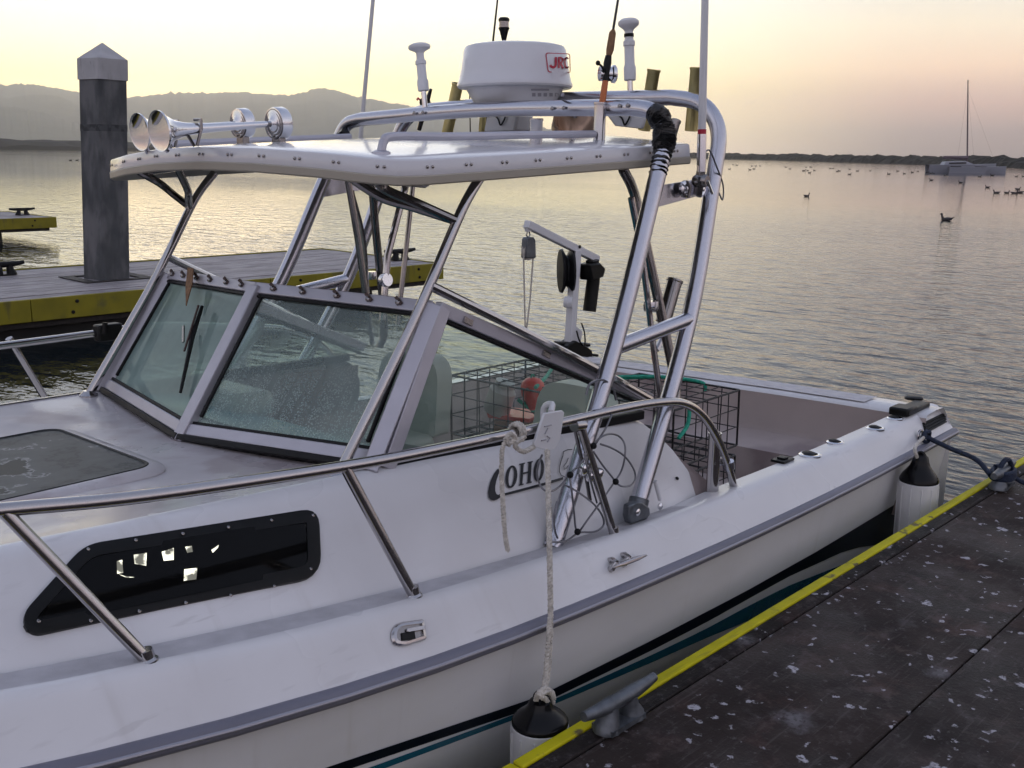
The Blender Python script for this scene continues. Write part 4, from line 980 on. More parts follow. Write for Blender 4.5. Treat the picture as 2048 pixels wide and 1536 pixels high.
# foot fittings
for p, ax in ((V((2.457, -1.15, .819)), 0), (V((2.94, -1.15, .811)), 1)):
    if ax: 
        part('arch_foot', MB().prism([q(1246, 1008, y=-1.17), q(1258, 1002, y=-1.17), q(1275, 1003, y=-1.17), q(1287, 1012, y=-1.17), q(1288, 1026, y=-1.17), q(1280, 1036, y=-1.17), q(1262, 1040, y=-1.17), q(1248, 1045, y=-1.17), q(1244, 1030, y=-1.17)], (0, -.03, 0)), 'galv', arch, bevel=.006)
        part('foot_bolt', MB().lathe([(.014, 0), (.014, .008), (.007, .012)], q(1273, 1024, y=-1.20), (0, -1, 0), 12), 'chrome', arch)
        part('arch_sleeve', MB().tube([p+V((0, 0, -.01)), p+V((.035, .006, .055))], .038, 14), 'galv', arch)
    else:
        part('arch_foot', MB().bar(p+V((-.10, 0, -.02)), p+V((.05, 0, -.026)), .05, .016, (0, 0, 1)), 'galv', arch, bevel=.006)
for px, py in ((1240, 212), (1256, 211), (1105, 217), (1128, 216), (829, 226), (846, 225)):
    p = q(px, py, x=3.277); part('arch_bolt', MB().lathe([(.009, 0), (.009, .004), (.004, .007)], p, (-1, 0, 0), 8), 'stainless_dark', arch)
# black wrapped padding on the near bend
wpts = [p for p in HA if p.y < -.86 and p.z > 2.03][:40]
near_w = [p for p in HA if p.z > 2.045 and p.y < -.915]
npth = cr(near_w, 5); rr_ = [.033+.014*math.exp(-((i/len(npth)-.42)/.16)**2)+.010*math.exp(-((i/len(npth)-.8)/.15)**2)+.004*math.sin(i*2.1) for i in range(len(npth))]
wmb = MB().tube(npth, rr_, 18)
wmb.v = [v+V((noise.noise(v*38), noise.noise(v*38+V((9, 0, 0))), noise.noise(v*38+V((0, 9, 0)))))*.006 for v in wmb.v]
part('black_padding', wmb, 'black_tape', arch, label='black taped padding wrapped round the arch bend')
part('black_strap', MB().tube([q(672, 272, x=3.29), q(690, 262, x=3.27), q(698, 272, x=3.27)], [.012, .02, .012], 8), 'black_vinyl', arch)
# rod holders hung on the rear hoop
def rodtube(a, b, r, m, name='rod_holder', parent=arch, lab=None):
    A, B = V(a), V(b); ax = (B-A); L_ = ax.length
    return part(name, MB().lathe([(r*.55, 0), (r, .002), (r, L_-.012), (r*1.10, L_-.008), (r*1.10, L_), (r*.88, L_), (r*.86, L_*.35)], A, ax, 18), m, parent, label=lab)
rodtube(q(893, 272, x=3.77), q(916, 167, x=3.77), .029, 'brass', lab='brass rod holder')
rodtube(q(1288, 262, x=3.775), q(1308, 139, x=3.775), .0275, 'brass', lab='brass rod holder')
rodtube(q(1382, 263, x=3.775), q(1394, 135, x=3.775), .0275, 'brass', lab='brass rod holder')
rodtube(q(962, 290, x=3.77), q(967, 215, x=3.77), .017, 'brass')
rodtube(q(1322, 346, y=-.85), q(1352, 241, y=-.85), .020, 'stainless_dark')
rodtube(q(1073, 290, y=-.45), q(1073, 237, y=-.45), .026, 'stainless')
rodtube(q(1326, 645, y=-.78), q(1350, 560, y=-.78), .034, 'stainless_dark', lab='dark chrome rod holder clamped to the arch')
part('rod_holder_clamp', MB().tube([q(1313, 700, y=-.80), q(1335, 655, y=-.79)], .013, 8), 'stainless', arch)
# floodlights under the rear hoop
for P, m, d in (([(972, 232), (1036, 228), (1030, 262), (966, 264)], 'white_plastic', .12), ([(1210, 228), (1228, 252), (1284, 258), (1290, 235), (1262, 222), (1222, 222)], 'white_plastic', .12)):
    b_ = q(sum(p[0] for p in P)/len(P), 200, x=3.80)
    t = thing('floodlight', q(sum(p[0] for p in P)/len(P), P[0][1], x=3.80), 'white deck floodlight under the arch below the radar' if P[0][0] < 1100 else 'white deck floodlight with wires under the arch right of the rod', 'floodlight', frame=BM)
    mk('housing', MB().prism([q(x, y, x=3.74) for x, y in P], (d, 0, 0)), m, t, bevel=.012)
    cx_ = sum(p[0] for p in P)/len(P); mk('wire', MB().tube(cr([q(cx_-20, 225, x=3.735), q(cx_-6, 236, x=3.73), q(cx_, 250, x=3.73), q(cx_+8, 238, x=3.73), q(cx_+12, 224, x=3.735)], 5), .004, 6), 'rubber', t)
t = thing('floodlight', q(1160, 250, x=3.80), 'rounded deck light with a sunset reflection in its colour under the arch above the grab rail', 'floodlight', frame=BM)
c0 = q(1150, 262, x=3.80)
mk('shell', MB().lathe([(.02, -.10), (.085, -.07), (.115, -.01), (.122, .035), (.118, .04), (.108, .03), (.09, -.01), (.03, -.06)], c0, V((-.25, -.55, .55)), 22), 'sunset_sheen', t)  # orange shell colour holds the painted reflection of the sunset
mk('mount', MB().tube([c0+V((0, 0, .06)), c0+V((-.02, 0, .17))], .012, 8), 'stainless_dark', t)

# ------------------------------------------------------------------ bow rail
yr = lambda x: -(hb(x)-.19)
rail = [onb(x, y, yr) for x, y in ((-300, 1052), (0, 1020), (300, 991), (700, 931), (900, 893), (1100, 850), (1230, 820))]
rail += [q(1310, 806, y=-1.185), q(1365, 806, y=-1.19), q(1405, 831, y=-1.195), q(1436, 880, y=-1.20), q(1457, 935, y=-1.205), q(1470, 984, y=-1.21)]
bowx = [V((.1, -.86, 1.46)), V((-.6, -.66, 1.50)), V((-1.2, -.38, 1.54)), V((-1.6, 0, 1.55))]
fullrail = [p for p in bowx[::-1]]+[p for p in rail if p.x > .45]
br = part('bow_rail', MB().tube(cr(fullrail, 7), .0165, 14), 'stainless', label='stainless bow rail on the near side')
frail = [V((-1.6, 0, 1.55)), V((-1.2, .38, 1.54)), V((-.6, .66, 1.50)), V((.1, .86, 1.46)), q(-250, 722, y=1.05), q(0, 692, y=1.10), q(190, 667, y=1.14), q(300, 652, y=1.16), V((2.75, 1.185, 1.30)), V((3.1, 1.19, 1.24)), V((3.35, 1.2, 1.10)), V((3.5, 1.21, .79))]
fr = part('bow_rail', MB().tube(cr(frail, 7), .0165, 12), 'stainless')
part('rail_clamp', MB().bar(q(192, 667, y=1.13), q(240, 661, y=1.13), .06, .075), 'black_plastic', fr, bevel=.008)
part('rail_clamp', MB().tube([q(208, 668, y=1.10), q(210, 645, y=1.10)], .012, 8), 'black_plastic', fr)
ye_ = lambda x: y_edge(x)+.045
def stanchion(a, b, r=.0155):
    p0 = onb(*a, yr); p1 = onb(*b, ye_); part('stanchion', MB().tube([p0, p1], r, 12), 'stainless', br)
    part('stanchion_foot', MB().lathe([(.026, -.008), (.025, .004), (.019, .010), (.018, .03)], p1, (p0-p1)*.3+V((0, 0, 1))*.3, 14), 'stainless', br)
stanchion((8, 1022), (296, 1322)); stanchion((690, 935), (828, 1192)); stanchion((1158, 842), (1228, 1070))
part('stanchion', MB().tube([q(1148, 850, y=-1.16), q(1160, 905, y=-1.17), q(1172, 950, y=-1.17), q(1180, 1000, y=-1.16)], .007, 8), 'stainless_dark', br)
for px, py in ((1168, 938), (1182, 952), (1197, 948)):
    p = q(px, py, y=-1.19); part('rail_joint', MB().lathe([(.012, -.02), (.016, -.01), (.016, .012), (.011, .02)], p, (.2, -.3, .9), 12), 'chrome', br)
part('rail_socket', MB().tube([q(1148, 852, y=-1.185), q(1166, 850, y=-1.185)], .020, 12), 'stainless', br)
# aft rail rod holder and its clamp
b0 = q(1424, 985, y=-1.175)
part('rail_rod_holder', MB().lathe([(.026, 0), (.026, .24), (.028, .245), (.028, .252), (.023, .252), (.022, .1)], b0, (0.02, 0, 1), 18), 'stainless', br)
part('rail_clamp', MB().bar(q(1425, 922, y=-1.18), q(1455, 925, y=-1.19), .03, .028), 'aluminium', br, bevel=.006)
part('rail_clamp', MB().lathe([(.024, -.018), (.026, 0), (.024, .018)], q(1457, 930, y=-1.205), (.2, 0, -.9), 12), 'aluminium', br)
for s in (1,):
    for x in (1.9, 2.8): part('stanchion', MB().tube([V((x-.25 if x < 2 else x, 1.09 if x < 1 else 1.15, 1.38 if x < 2.5 else 1.29)), V((x, -y_edge(x)-.05, z_edge(x)))], .0155, 10), 'stainless', fr)

# ------------------------------------------------------------------ hull fittings
def fl(px, py, off=0.): return hit(px, py, FF)+FN*off
FN = V((0, -.93, .52)).normalized()
# side light / vent with chrome bezel
def ring_px(P, offs, surf, nv): return MB().grid([[hit(*p, surf)+nv*o_ for p in shrink(P, k)] for k, o_ in offs], True)
VP = roundpoly([(782, 1247), (846, 1239), (852, 1279), (800, 1296), (780, 1285)], [24, 5, 5, 18, 14])
vent = part('hull_vent', ring_px(VP, [(0, -.004), (0, .004), (3, .010), (8, .012), (9, .004)], FF, FN), 'stainless', smooth=.6, label='chrome side vent on the gunwale flank')
part('vent_face', MB().ngon([[hit(*p, FF)+FN*.005 for p in shrink(VP, 8)]]), 'stainless_dark', vent, fixn=False)
part('vent_opening', MB().prism([fl(x, y, .006) for x, y in ((800, 1267), (825, 1263), (828, 1279), (801, 1282))], FN*.003), 'black_plastic', vent)
part('vent_scoop', MB().prism([fl(x, y, .006) for x, y in ((808, 1259), (845, 1252), (846, 1260), (810, 1266))], FN*.008), 'stainless', vent, bevel=.002)
# small cleat on the flank
ca, cb = fl(1213, 1139, .035), fl(1278, 1115, .035)
hc = part('hull_cleat', MB().tube([ca, lerp(ca, cb, .3), lerp(ca, cb, .7), cb], [.004, .009, .009, .004], 10), 'stainless')
for px, py in ((1220, 1130), (1245, 1120)):
    for dy in (-9, 9): part('cleat_stud', MB().tube([fl(px, py+dy, -.002), fl(px, py+dy, .012), fl(px, py, .034)], [.012, .010, .008], 10), 'stainless', hc)
# sockets along the aft gunwale top
def gz(px, py): return hit(px, py, lambda p: p.z-(z_edge(p.x)+.007))
for px, py, r in ((1620, 910, .052), (1670, 885, .042), (1751, 857, .046), (1790, 837, .042)):
    p = gz(px, py); hs = part('gunwale_socket', MB().lathe([(r, -.004), (r, .003), (r*.86, .008), (r*.68, .007), (r*.66, .001)], p, (0.0, 0, 1), 22), 'chrome')
    part('socket_insert', MB().lathe([(r*.70, -.002), (r*.68, .006), (r*.4, .012), (.002, .012)], p+V((.008, .012, 0)), (0, 0, 1), 18), 'rubber', hs)
p = gz(1565, 921); part('gunwale_plate', MB().box(p+V((-.05, -.035, -.002)), p+V((.05, .035, .010)), ), 'black_plastic', bevel=.004)
part('gunwale_plate', MB().box(p+V((-.02, -.02, .010)), p+V((.02, .02, .018))), 'black_plastic', bevel=.003)
p = gz(1822, 822); bk = part('downrigger_base', MB().box(p+V((-.16, -.045, 0)), p+V((.16, .045, .030))), 'black_plastic', bevel=.008)
part('downrigger_pad', MB().box(p+V((-.17, -.05, .0)), p+V((-.04, .06, .045))), 'black_plastic', bk, bevel=.012)
p = gz(1834, 806); part('fuel_cap', MB().lathe([(.05, 0), (.05, .012), (.04, .018), (.0, .018)], p+V((0, .02, .02)), (0, 0, 1), 20), 'black_plastic', bk)
# engine vent louvres on the stern quarter
LV = [(1844, 846), (1886, 826), (1890, 846), (1850, 868)]
lv = part('louvre_vent', MB().prism([fl(x, y, -.004) for x, y in LV], FN*.010), 'black_plastic', label='black louvred engine vent on the stern quarter')
for i in range(4):
    t = (i+.5)/4; a = fl(*lerp(V((*LV[0], 0)), V((*LV[3], 0)), t).xy, .008); b = fl(*lerp(V((*LV[1], 0)), V((*LV[2], 0)), t).xy, .008)
    part('louvre_slat', MB().bar(a, b, .012, .006, V((0, -.5, 1))), 'rubber', lv)
eye = fl(1836, 872, .004)
part('stern_eye', MB().tube([eye+V((.03*cos(a), -.008, .03*sin(a))) for a in [2*pi*i/16 for i in range(16)]], .007, 8, closed=True), 'stainless')
# cabin aft latch and screw
part('latch', MB().tube([q(1310, 962, y=-1.13), q(1320, 1000, y=-1.14)], .008, 10), 'white_plastic')
part('latch_knob', MB().lathe([(.012, 0), (.014, .008), (.006, .014)], q(1318, 1012, y=-1.15), (0, -1, 0), 12), 'chrome')
part('screw', MB().lathe([(.008, 0), (.007, .004), (.003, .006)], hit(1354, 957, CF), OFFN, 10), 'rubber')

# seats inside
def seat(name, x, y, w, h, lab, back=.10):
    t = thing(name, (x, y, .30), lab, 'seat', frame=BM)
    pr = roundpoly([(-w/2, .5), (-w/2+.02, h), (w/2-.02, h), (w/2, .5)], [.03, .13, .13, .03], 6)
    sh = MB().prism([V((x+.10+(b_-.5)*.15, y+a, b_+.3)) for a, b_ in pr], (back, 0, 0)); mk('backrest', sh, 'seat', t, bevel=.03)
    mk('cushion', MB().box((x-.42, y-w/2, .68), (x+.12, y+w/2, .82)), 'seat', t, bevel=.04)
    mk('pedestal', MB().lathe([(.15, .30), (.13, .32), (.05, .34), (.05, .68)], (x-.15, y, 0), (0, 0, 1), 16), 'stainless_dark', t)
    return t
seat('helm_seat', 3.12, .46, .46, .88, 'pale high backed helm seat seen through the glass beside the windshield corner post')
seat('passenger_seat', 3.40, -.36, .44, .80, 'pale rounded seat back behind the arch leg, lower of two seats')

# ================================================================== things carried by the boat
# ------------------------------------------------------------------ radar
RC = V((3.54, 0, 0))
rprof = [(.0, 2.630), (.12, 2.629), (.20, 2.624), (.224, 2.617), (.233, 2.603), (.246, 2.52), (.259, 2.464), (.264, 2.454), (.264, 2.444), (.258, 2.436), (.222, 2.432), (.219, 2.424), (.188, 2.372), (.18, 2.362), (.0, 2.362)]
radar = thing('radar_dome', (3.54, 0, 2.385), 'white radar dome with red lettering on top of the arch', 'radar', frame=BM)
mk('dome', MB().lathe(rprof[:9], RC, n=48), 'radar_white', radar, smooth=.5)
mk('base', MB().lathe(rprof[8:], RC, n=40), 'radar_white', radar, smooth=.5)
mk('mount_plate', MB().box((3.36, -.10, 2.352), (3.69, .10, 2.366)), 'aluminium', radar, bevel=.004)
def rr_at(z):
    for (r0_, z0_), (r1_, z1_) in zip(rprof[:9], rprof[1:9]):
        if z1_ <= z <= z0_: return lerp(r1_, r0_, (z-z1_)/max(1e-6, z0_-z1_))
    return .24
RF = lambda p: math.hypot(p.x-3.54, p.y)-rr_at(p.z)
def rstroke(P, w, name, m): 
    P3 = [V((*p, 0)) for p in P]; rows = []
    for i, p in enumerate(P3):
        t = (P3[min(i+1, len(P3)-1)]-P3[max(i-1, 0)]).normalized(); nn = V((-t.y, t.x, 0))*w/2; r = []
        for z in (p+nn, p-nn):
            h = hit(*z.xy, RF, 3.5, 5.2); d = V((h.x-3.54, h.y, 0)).normalized(); r.append(h+d*.002)
        rows.append(r)
    return mk(name, MB().grid(rows), m, radar, fixn=False)
fr_ = roundpoly([(1091, 106), (1139, 108), (1140, 145), (1096, 144)], [5, 4, 4, 5], 4); fr_.append(fr_[0]); fr_.append(fr_[1])
rstroke(fr_, 1.8, 'logo_frame', 'red_print')
rstroke(cr([V((*p, 0)) for p in ((1111, 114), (1111, 124), (1110.5, 131), (1107, 134.5), (1102, 133), (1100, 130))], 4) and [tuple(p.xy) for p in cr([V((*p, 0)) for p in ((1111, 114), (1111, 124), (1110.5, 131), (1107, 134.5), (1102, 133), (1100, 130))], 4)], 4.6, 'letter', 'red_print')
rstroke([(1117, 136), (1117, 114)], 4.2, 'letter', 'red_print')
rstroke([tuple(p.xy) for p in cr([V((*p, 0)) for p in ((1116, 115.6), (1121, 115.4), (1124.5, 118), (1124, 122.5), (1121, 125), (1117, 125))], 4)], 3.4, 'letter', 'red_print')
rstroke([(1120, 125), (1125.5, 136.5)], 4.2, 'letter', 'red_print')
rstroke([tuple(p.xy) for p in cr([V((*p, 0)) for p in ((1136.5, 118), (1133, 115.5), (1129.5, 119), (1129, 126), (1130.5, 132.5), (1133.5, 135.5), (1137, 133))], 4)], 3.4, 'letter', 'red_print')
RB = lambda p: math.hypot(p.x-3.54, p.y)-(.188+.031*max(0, min(1, (p.z-2.372)/.052)))
for i in range(6):
    x = 1064+i*11.5
    mk('label_print', MB().grid([[hit(x+dx, 190+dy, RB, 3.5, 5.2)+V((-.002, -.002, 0)) for dy in (-4, 3)] for dx in (0, 7)]), 'grey_print', radar, fixn=False)
mk('label_print', MB().grid([[hit(1062+dx, 178+dy, RB, 3.5, 5.2)+V((-.003, -.003, 0)) for dy in (0, 3.5)] for dx in (0, 12, 24, 36)]), 'grey_print', radar, fixn=False)

# ------------------------------------------------------------------ mushroom antennas
def mushroom(foot, top, label, R_, collar):
    a = (top-foot); L_ = a.length; t = thing('mushroom_antenna', foot, label, 'antenna', frame=BM)
    mk('pole', MB().lathe([(.0125, -.02), (.0125, L_*.30)], foot, a, 12), 'chrome', t)
    mk('body', MB().lathe([(.022, L_*.24), (.026, L_*.25), (.027, L_*.40), (.022, L_*.44), (.022, L_*.66), (.026, L_*.67), (.026, L_*.72), (.020, L_*.74), (.018, L_*.80), (.019, L_*.86)], foot, a, 18), 'white_plastic', t)
    mk('cap', MB().lathe([(.018, L_*.84), (.024, L_*.87), (R_*.95, L_*.915), (R_, L_*.935), (R_*.98, L_*.965), (R_*.7, L_*.995), (.0, L_)], foot, a, 24), 'white_plastic', t)
    if collar: mk('band', MB().lathe([(.0215, L_*.775), (.0215, L_*.815)], foot, a, 14), 'rubber', t)
    return t
mushroom(q(850, 212, x=3.31), q(838, 87, x=3.31), 'white mushroom antenna left of the radar', .052, False)
mushroom(q(1261, 200, x=3.71), q(1257, 37, x=3.71), 'white mushroom antenna right of the radar with dark band', .046, True)
# all-round light
f_, t_ = q(1007, 120, x=3.80), q(1008, 35, x=3.80); f_ = V((t_.x, t_.y, 2.39)); a = t_-f_; L_ = a.length
al = thing('masthead_light', f_, 'small dark all round light on a thin pole behind the radar', 'light', frame=BM)
mk('pole', MB().lathe([(.010, 0), (.010, L_*.82)], f_, a, 10), 'aluminium', al)
mk('lamp_base', MB().lathe([(.011, L_*.74), (.022, L_*.85), (.027, L_*.87), (.027, L_*.885)], f_, a, 14), 'black_plastic', al)
mk('lens', MB().lathe([(.024, L_*.885), (.024, L_*.955)], f_, a, 14), 'stainless_dark', al)
mk('lamp_cap', MB().lathe([(.027, L_*.955), (.027, L_*.985), (.02, L_), (0, L_)], f_, a, 14), 'black_plastic', al)
# whips
def whip(a, b, label, r0, r1, ext, ferr):
    d = b-a; t = thing('whip_antenna', a, label, 'antenna', frame=BM); e = a+d*ext
    mk('whip', MB().tube([lerp(a, e, i/8) for i in range(9)], [lerp(r0, r1, (i/8)) for i in range(9)], 10), 'white_plastic', t)
    return t, d.normalized()
wl, d_ = whip(q(715, 340, x=3.72), q(746, 0, x=3.72), 'tall white whip antenna left of the radar', .013, .0085, 2.2, False)
mk('ferrule', MB().tube([q(715, 342, x=3.72), q(718, 300, x=3.72)], .016, 10), 'chrome', wl)
Ra, Rb = q(1404, 262, y=-1.055), q(1410, 0, y=-1.045)
wr, d_ = whip(Ra, Rb, 'tall white whip antenna with red band clamped to the near arch leg', .0155, .0125, 2.2, True)
mk('red_band', MB().tube([Ra-d_*.012, Ra+d_*.006], .0168, 12), 'red_print', wr)
mk('ferrule', MB().tube([Ra-d_*.155, Ra-d_*.12, Ra-d_*.012], [.017, .018, .0175], 14), 'chrome', wr)
mk('ratchet_mount', MB().lathe([(.020, -.03), (.026, -.02), (.026, .02), (.020, .03)], Ra-d_*.19, (0, -1, 0), 14), 'stainless_dark', wr)
mk('mount_bracket', MB().bar(Ra-d_*.15, Ra-d_*.245+V((.01, .02, 0)), .028, .03), 'stainless_dark', wr, bevel=.004)
mk('mount_handle', MB().tube([Ra-d_*.19+V((0, -.03, 0)), Ra-d_*.24+V((.03, -.035, 0))], .006, 8), 'chrome', wr)
mk('coax_cable', MB().tube(cr([Ra-d_*.10, q(1418, 300, y=-1.05), q(1432, 330, y=-1.05), q(1446, 370, y=-1.03), q(1445, 400, y=-1.03), q(1436, 385, y=-1.02), q(1432, 420, y=-1.0)], 5), .0035, 6), 'cable', wr)

# ------------------------------------------------------------------ fishing rods
def rod(pts, label, reel=None, plane=None):
    b = pts[0]; t = thing('fishing_rod', b, label, 'fishing rod', frame=BM); return t
P = lambda x, y: q(x, y, y=-.70)
r1 = rod([P(1199, 262)], 'copper handled fishing rod with reel standing right of the radar')
mk('butt', MB().tube([P(1196, 275), P(1206, 195), P(1211, 160)], [.0135, .0135, .012], 12), 'rod_copper', r1)
mk('reel_seat', MB().tube([P(1211, 162), P(1215, 125), P(1217, 112)], [.013, .016, .013], 12), 'black_plastic', r1)
mk('foregrip', MB().tube([P(1217, 114), P(1220, 100), P(1225, 66), P(1227, 60)], [.010, .0155, .014, .007], 12), 'cork', r1)
mk('blank', MB().tube([P(1226, 62), P(1236, 0), P(1262, -160), P(1300, -420)], [.0055, .005, .0035, .0015], 8), 'rod_dark', r1)
rc_ = P(1222, 148)
mk('reel', MB().lathe([(.012, -.05), (.028, -.048), (.028, .0), (.034, .004), (.036, .014), (.030, .02), (.0, .022)], rc_, V((.8, -.6, 0)), 20), 'chrome', r1)
mk('reel_foot', MB().bar(P(1212, 150), P(1222, 150), .02, .045, (0, 0, 1)), 'black_plastic', r1)
mk('reel_handle', MB().tube([P(1208, 145), P(1204, 133), P(1197, 127)], .0045, 8), 'black_plastic', r1)
mk('handle_knob', MB().sphere(P(1196, 126), .010, 10, 6), 'black_plastic', r1)
P2 = lambda x, y: q(x, y, x=3.80)
r2 = rod([P2(848, 215)], 'dark rod butt with reel handle behind the left mushroom antenna')
mk('butt', MB().tube([P2(838, 260), P2(848, 222), P2(856, 196), P2(862, 178)], [.012, .015, .013, .008], 10), 'rod_dark', r2)
mk('reel', MB().lathe([(.022, -.02), (.026, 0), (.022, .02)], P2(850, 205), (1, 0, 0), 14), 'black_plastic', r2)
mk('reel_handle', MB().tube([P2(846, 205), P2(836, 196), P2(834, 200)], .005, 8), 'red_print', r2)
P3_ = lambda x, y: q(x, y, x=3.86)
r3 = rod([P3_(966, 268)], 'thin dark rod blank rising behind the left side of the radar')
mk('blank', MB().tube([P3_(969, 290), P3_(978, 180), P3_(985, 92), P3_(995, 0), P3_(1015, -220)], [.008, .007, .0055, .0045, .002], 8), 'rod_dark', r3)
r4 = rod([P3_(940, 268)], 'short thin dark rod seen left under the radar base')
mk('blank', MB().tube([P3_(941, 285), P3_(940, 230), P3_(939, 172)], .0035, 6), 'rod_dark', r4)

# ------------------------------------------------------------------ air horns on the roof
def horn(bell, drum, label, y):
    A, B = q(*bell, y=y), q(*drum, y=y); ax = (B-A).normalized(); L_ = (B-A).length
    t = thing('air_horn', V((A.x, A.y, ht_zb(A.x, A.y)+.07)), label, 'horn', 'pair of roof horns', frame=BM)
    mk('trumpet', MB().lathe([(.064, 0), (.069, -.002), (.068, .006), (.052, .022), (.034, .055), (.023, .10), (.0165, .18), (.0125, L_*.7), (.0115, L_-.02), (.010, L_-.02), (.012, .18), (.020, .09), (.034, .046), (.055, .014)], A, ax, 26), 'chrome', t)
    mk('drum', MB().lathe([(.012, -.035), (.020, -.03), (.030, -.022), (.058, -.018), (.060, -.012), (.060, .02), (.057, .026), (.0, .026)], B, ax, 26), 'chrome', t)
    for r_ in (.030, .042, .052): mk('drum_ring', MB().tube([B-ax*.0205+(V((0, 1, 0))*cos(2*pi*i/20)+V((0, 0, 1))*sin(2*pi*i/20))*r_ for i in range(20)], .003, 6, closed=True), 'stainless_dark', t)
    zf = lambda p: V((p.x, p.y, ht_zb(p.x, p.y)+.068))
    m1_ = A+ax*.15
    mk('bracket', MB().tube([m1_+V((0, .02, .03)), m1_+V((0, -.02, .03)), m1_+V((0, -.02, 0)), zf(m1_)+V((-.015, -.01, 0))], .006, 8), 'stainless_dark', t)
    mk('bracket', MB().tube([m1_+V((-.05, 0, -.01)), zf(m1_)+V((-.02, 0, 0))], .006, 8), 'stainless_dark', t)
    mk('drum_stand', MB().bar(B+V((0, 0, -.03)), zf(B), .05, .03, (1, 0, 0)), 'stainless_dark', t, bevel=.004)
    mk('bell_stand', MB().tube([A+V((.02, 0, -.055)), zf(A)+V((.03, 0, -.01))], .010, 8), 'aluminium', t)
    return t
horn((318, 262), (556, 247), 'chrome trumpet air horn on the roof, nearer of the pair', .02)
horn((279, 264), (484, 247), 'chrome trumpet air horn on the roof, farther of the pair', .40)
mk('horn_hose', MB().tube(cr([q(505, 288, y=.1), q(530, 286, y=.1), q(560, 287, y=.1), q(590, 289, y=.1)], 4), .006, 6), 'black_plastic', boat)

# ------------------------------------------------------------------ pot puller davit on the far stern corner
PY = 1.22
D = lambda x, y, dy=0.: q(x, y, y=PY)+V((0, dy, 0))
base = D(1148, 712); dv = thing('pot_puller', V((base.x, PY, .78)), 'white pot puller davit with black motor and hanging pulley on the far stern corner', 'davit', frame=BM)
mk('base_block', MB().prism([D(x, y, -.06) for x, y in ((1106, 735), (1112, 712), (1122, 690), (1140, 680), (1160, 690), (1172, 700), (1173, 716), (1165, 722), (1120, 735))], (0, .12, 0)), 'black_plastic', dv, bevel=.008)
mk('base_pin', MB().tube([D(1110, 686), D(1178, 690)], .014, 8), 'black_plastic', dv)
mk('post', MB().bar(D(1139, 692), D(1152, 500), .055, .062, (1, 0, 0)), 'white_plastic', dv, bevel=.005)
mk('gusset', MB().prism([D(x, y, -.01) for x, y in ((1136, 664), (1148, 650), (1163, 664), (1158, 690), (1136, 690))], (0, .02, 0)), 'white_plastic', dv)
mk('arm', MB().bar(D(1053, 448), D(1194, 519), .05, .052, (0, 0, 1)), 'white_plastic', dv, bevel=.005)
mk('arm_tip', MB().bar(D(1057, 450), D(1058, 462), .05, .03, (0, 1, 0)), 'white_plastic', dv)
mk('pivot_bolt', MB().lathe([(.012, 0), (.012, .006), (.005, .009)], D(1153, 493, -.027), (0, -1, 0), 10), 'rubber', dv)
wc = D(1146, 543, .06)
mk('hauling_wheel', MB().lathe([(.02, -.05), (.15, -.045), (.155, -.03), (.11, -.006), (.11, .006), (.155, .03), (.15, .045), (.02, .05)], wc, V((.75, -.66, 0)), 32), 'rubber', dv)
mk('motor', MB().tube([D(1178, 520, -.03), D(1180, 560, -.03), D(1172, 622, -.03)], .048, 16), 'black_plastic', dv)
mk('motor_gearbox', MB().prism([D(x, y, -.09) for x, y in ((1160, 528), (1180, 524), (1192, 536), (1188, 552), (1166, 560))], (0, .12, 0)), 'black_plastic', dv, bevel=.01)
mk('line_drum', MB().lathe([(.035, -.03), (.045, 0), (.035, .03)], D(1132, 604, -.02), (.5, -.8, 0), 16), 'white_plastic', dv)
mk('shackle', MB().tube([D(1055, 462), D(1053, 470), D(1056, 476), D(1060, 470), D(1058, 462)], .005, 6), 'stainless_dark', dv)
mk('pulley_block', MB().prism([D(x, y, -.02) for x, y in ((1050, 478), (1053, 474), (1064, 474), (1067, 480), (1068, 516), (1048, 516))], (0, .05, 0)), 'galv', dv, bevel=.006)
mk('pulley_wheel', MB().lathe([(.01, -.014), (.055, -.012), (.045, 0), (.055, .012), (.01, .014)], D(1057, 504, .005), (0, -1, 0), 22), 'rope_white', dv)
mk('hauling_line', MB().tube([D(1047, 505), D(1049, 600), D(1052, 700)], .0055, 8), 'rope_white', dv)
mk('hauling_line', MB().tube([D(1067, 505), D(1060, 600), D(1053, 660)], .0055, 8), 'rope_white', dv)
mk('power_cable', MB().tube(cr([D(1142, 660, -.05), D(1146, 680, -.06), D(1156, 690, -.06), D(1158, 665, -.05), D(1152, 645, -.05)], 5), .006, 6), 'rubber', dv)
part('stern_cleat', MB().tube([D(1172, 713), D(1180, 709), D(1195, 711)], .010, 8), 'rubber')

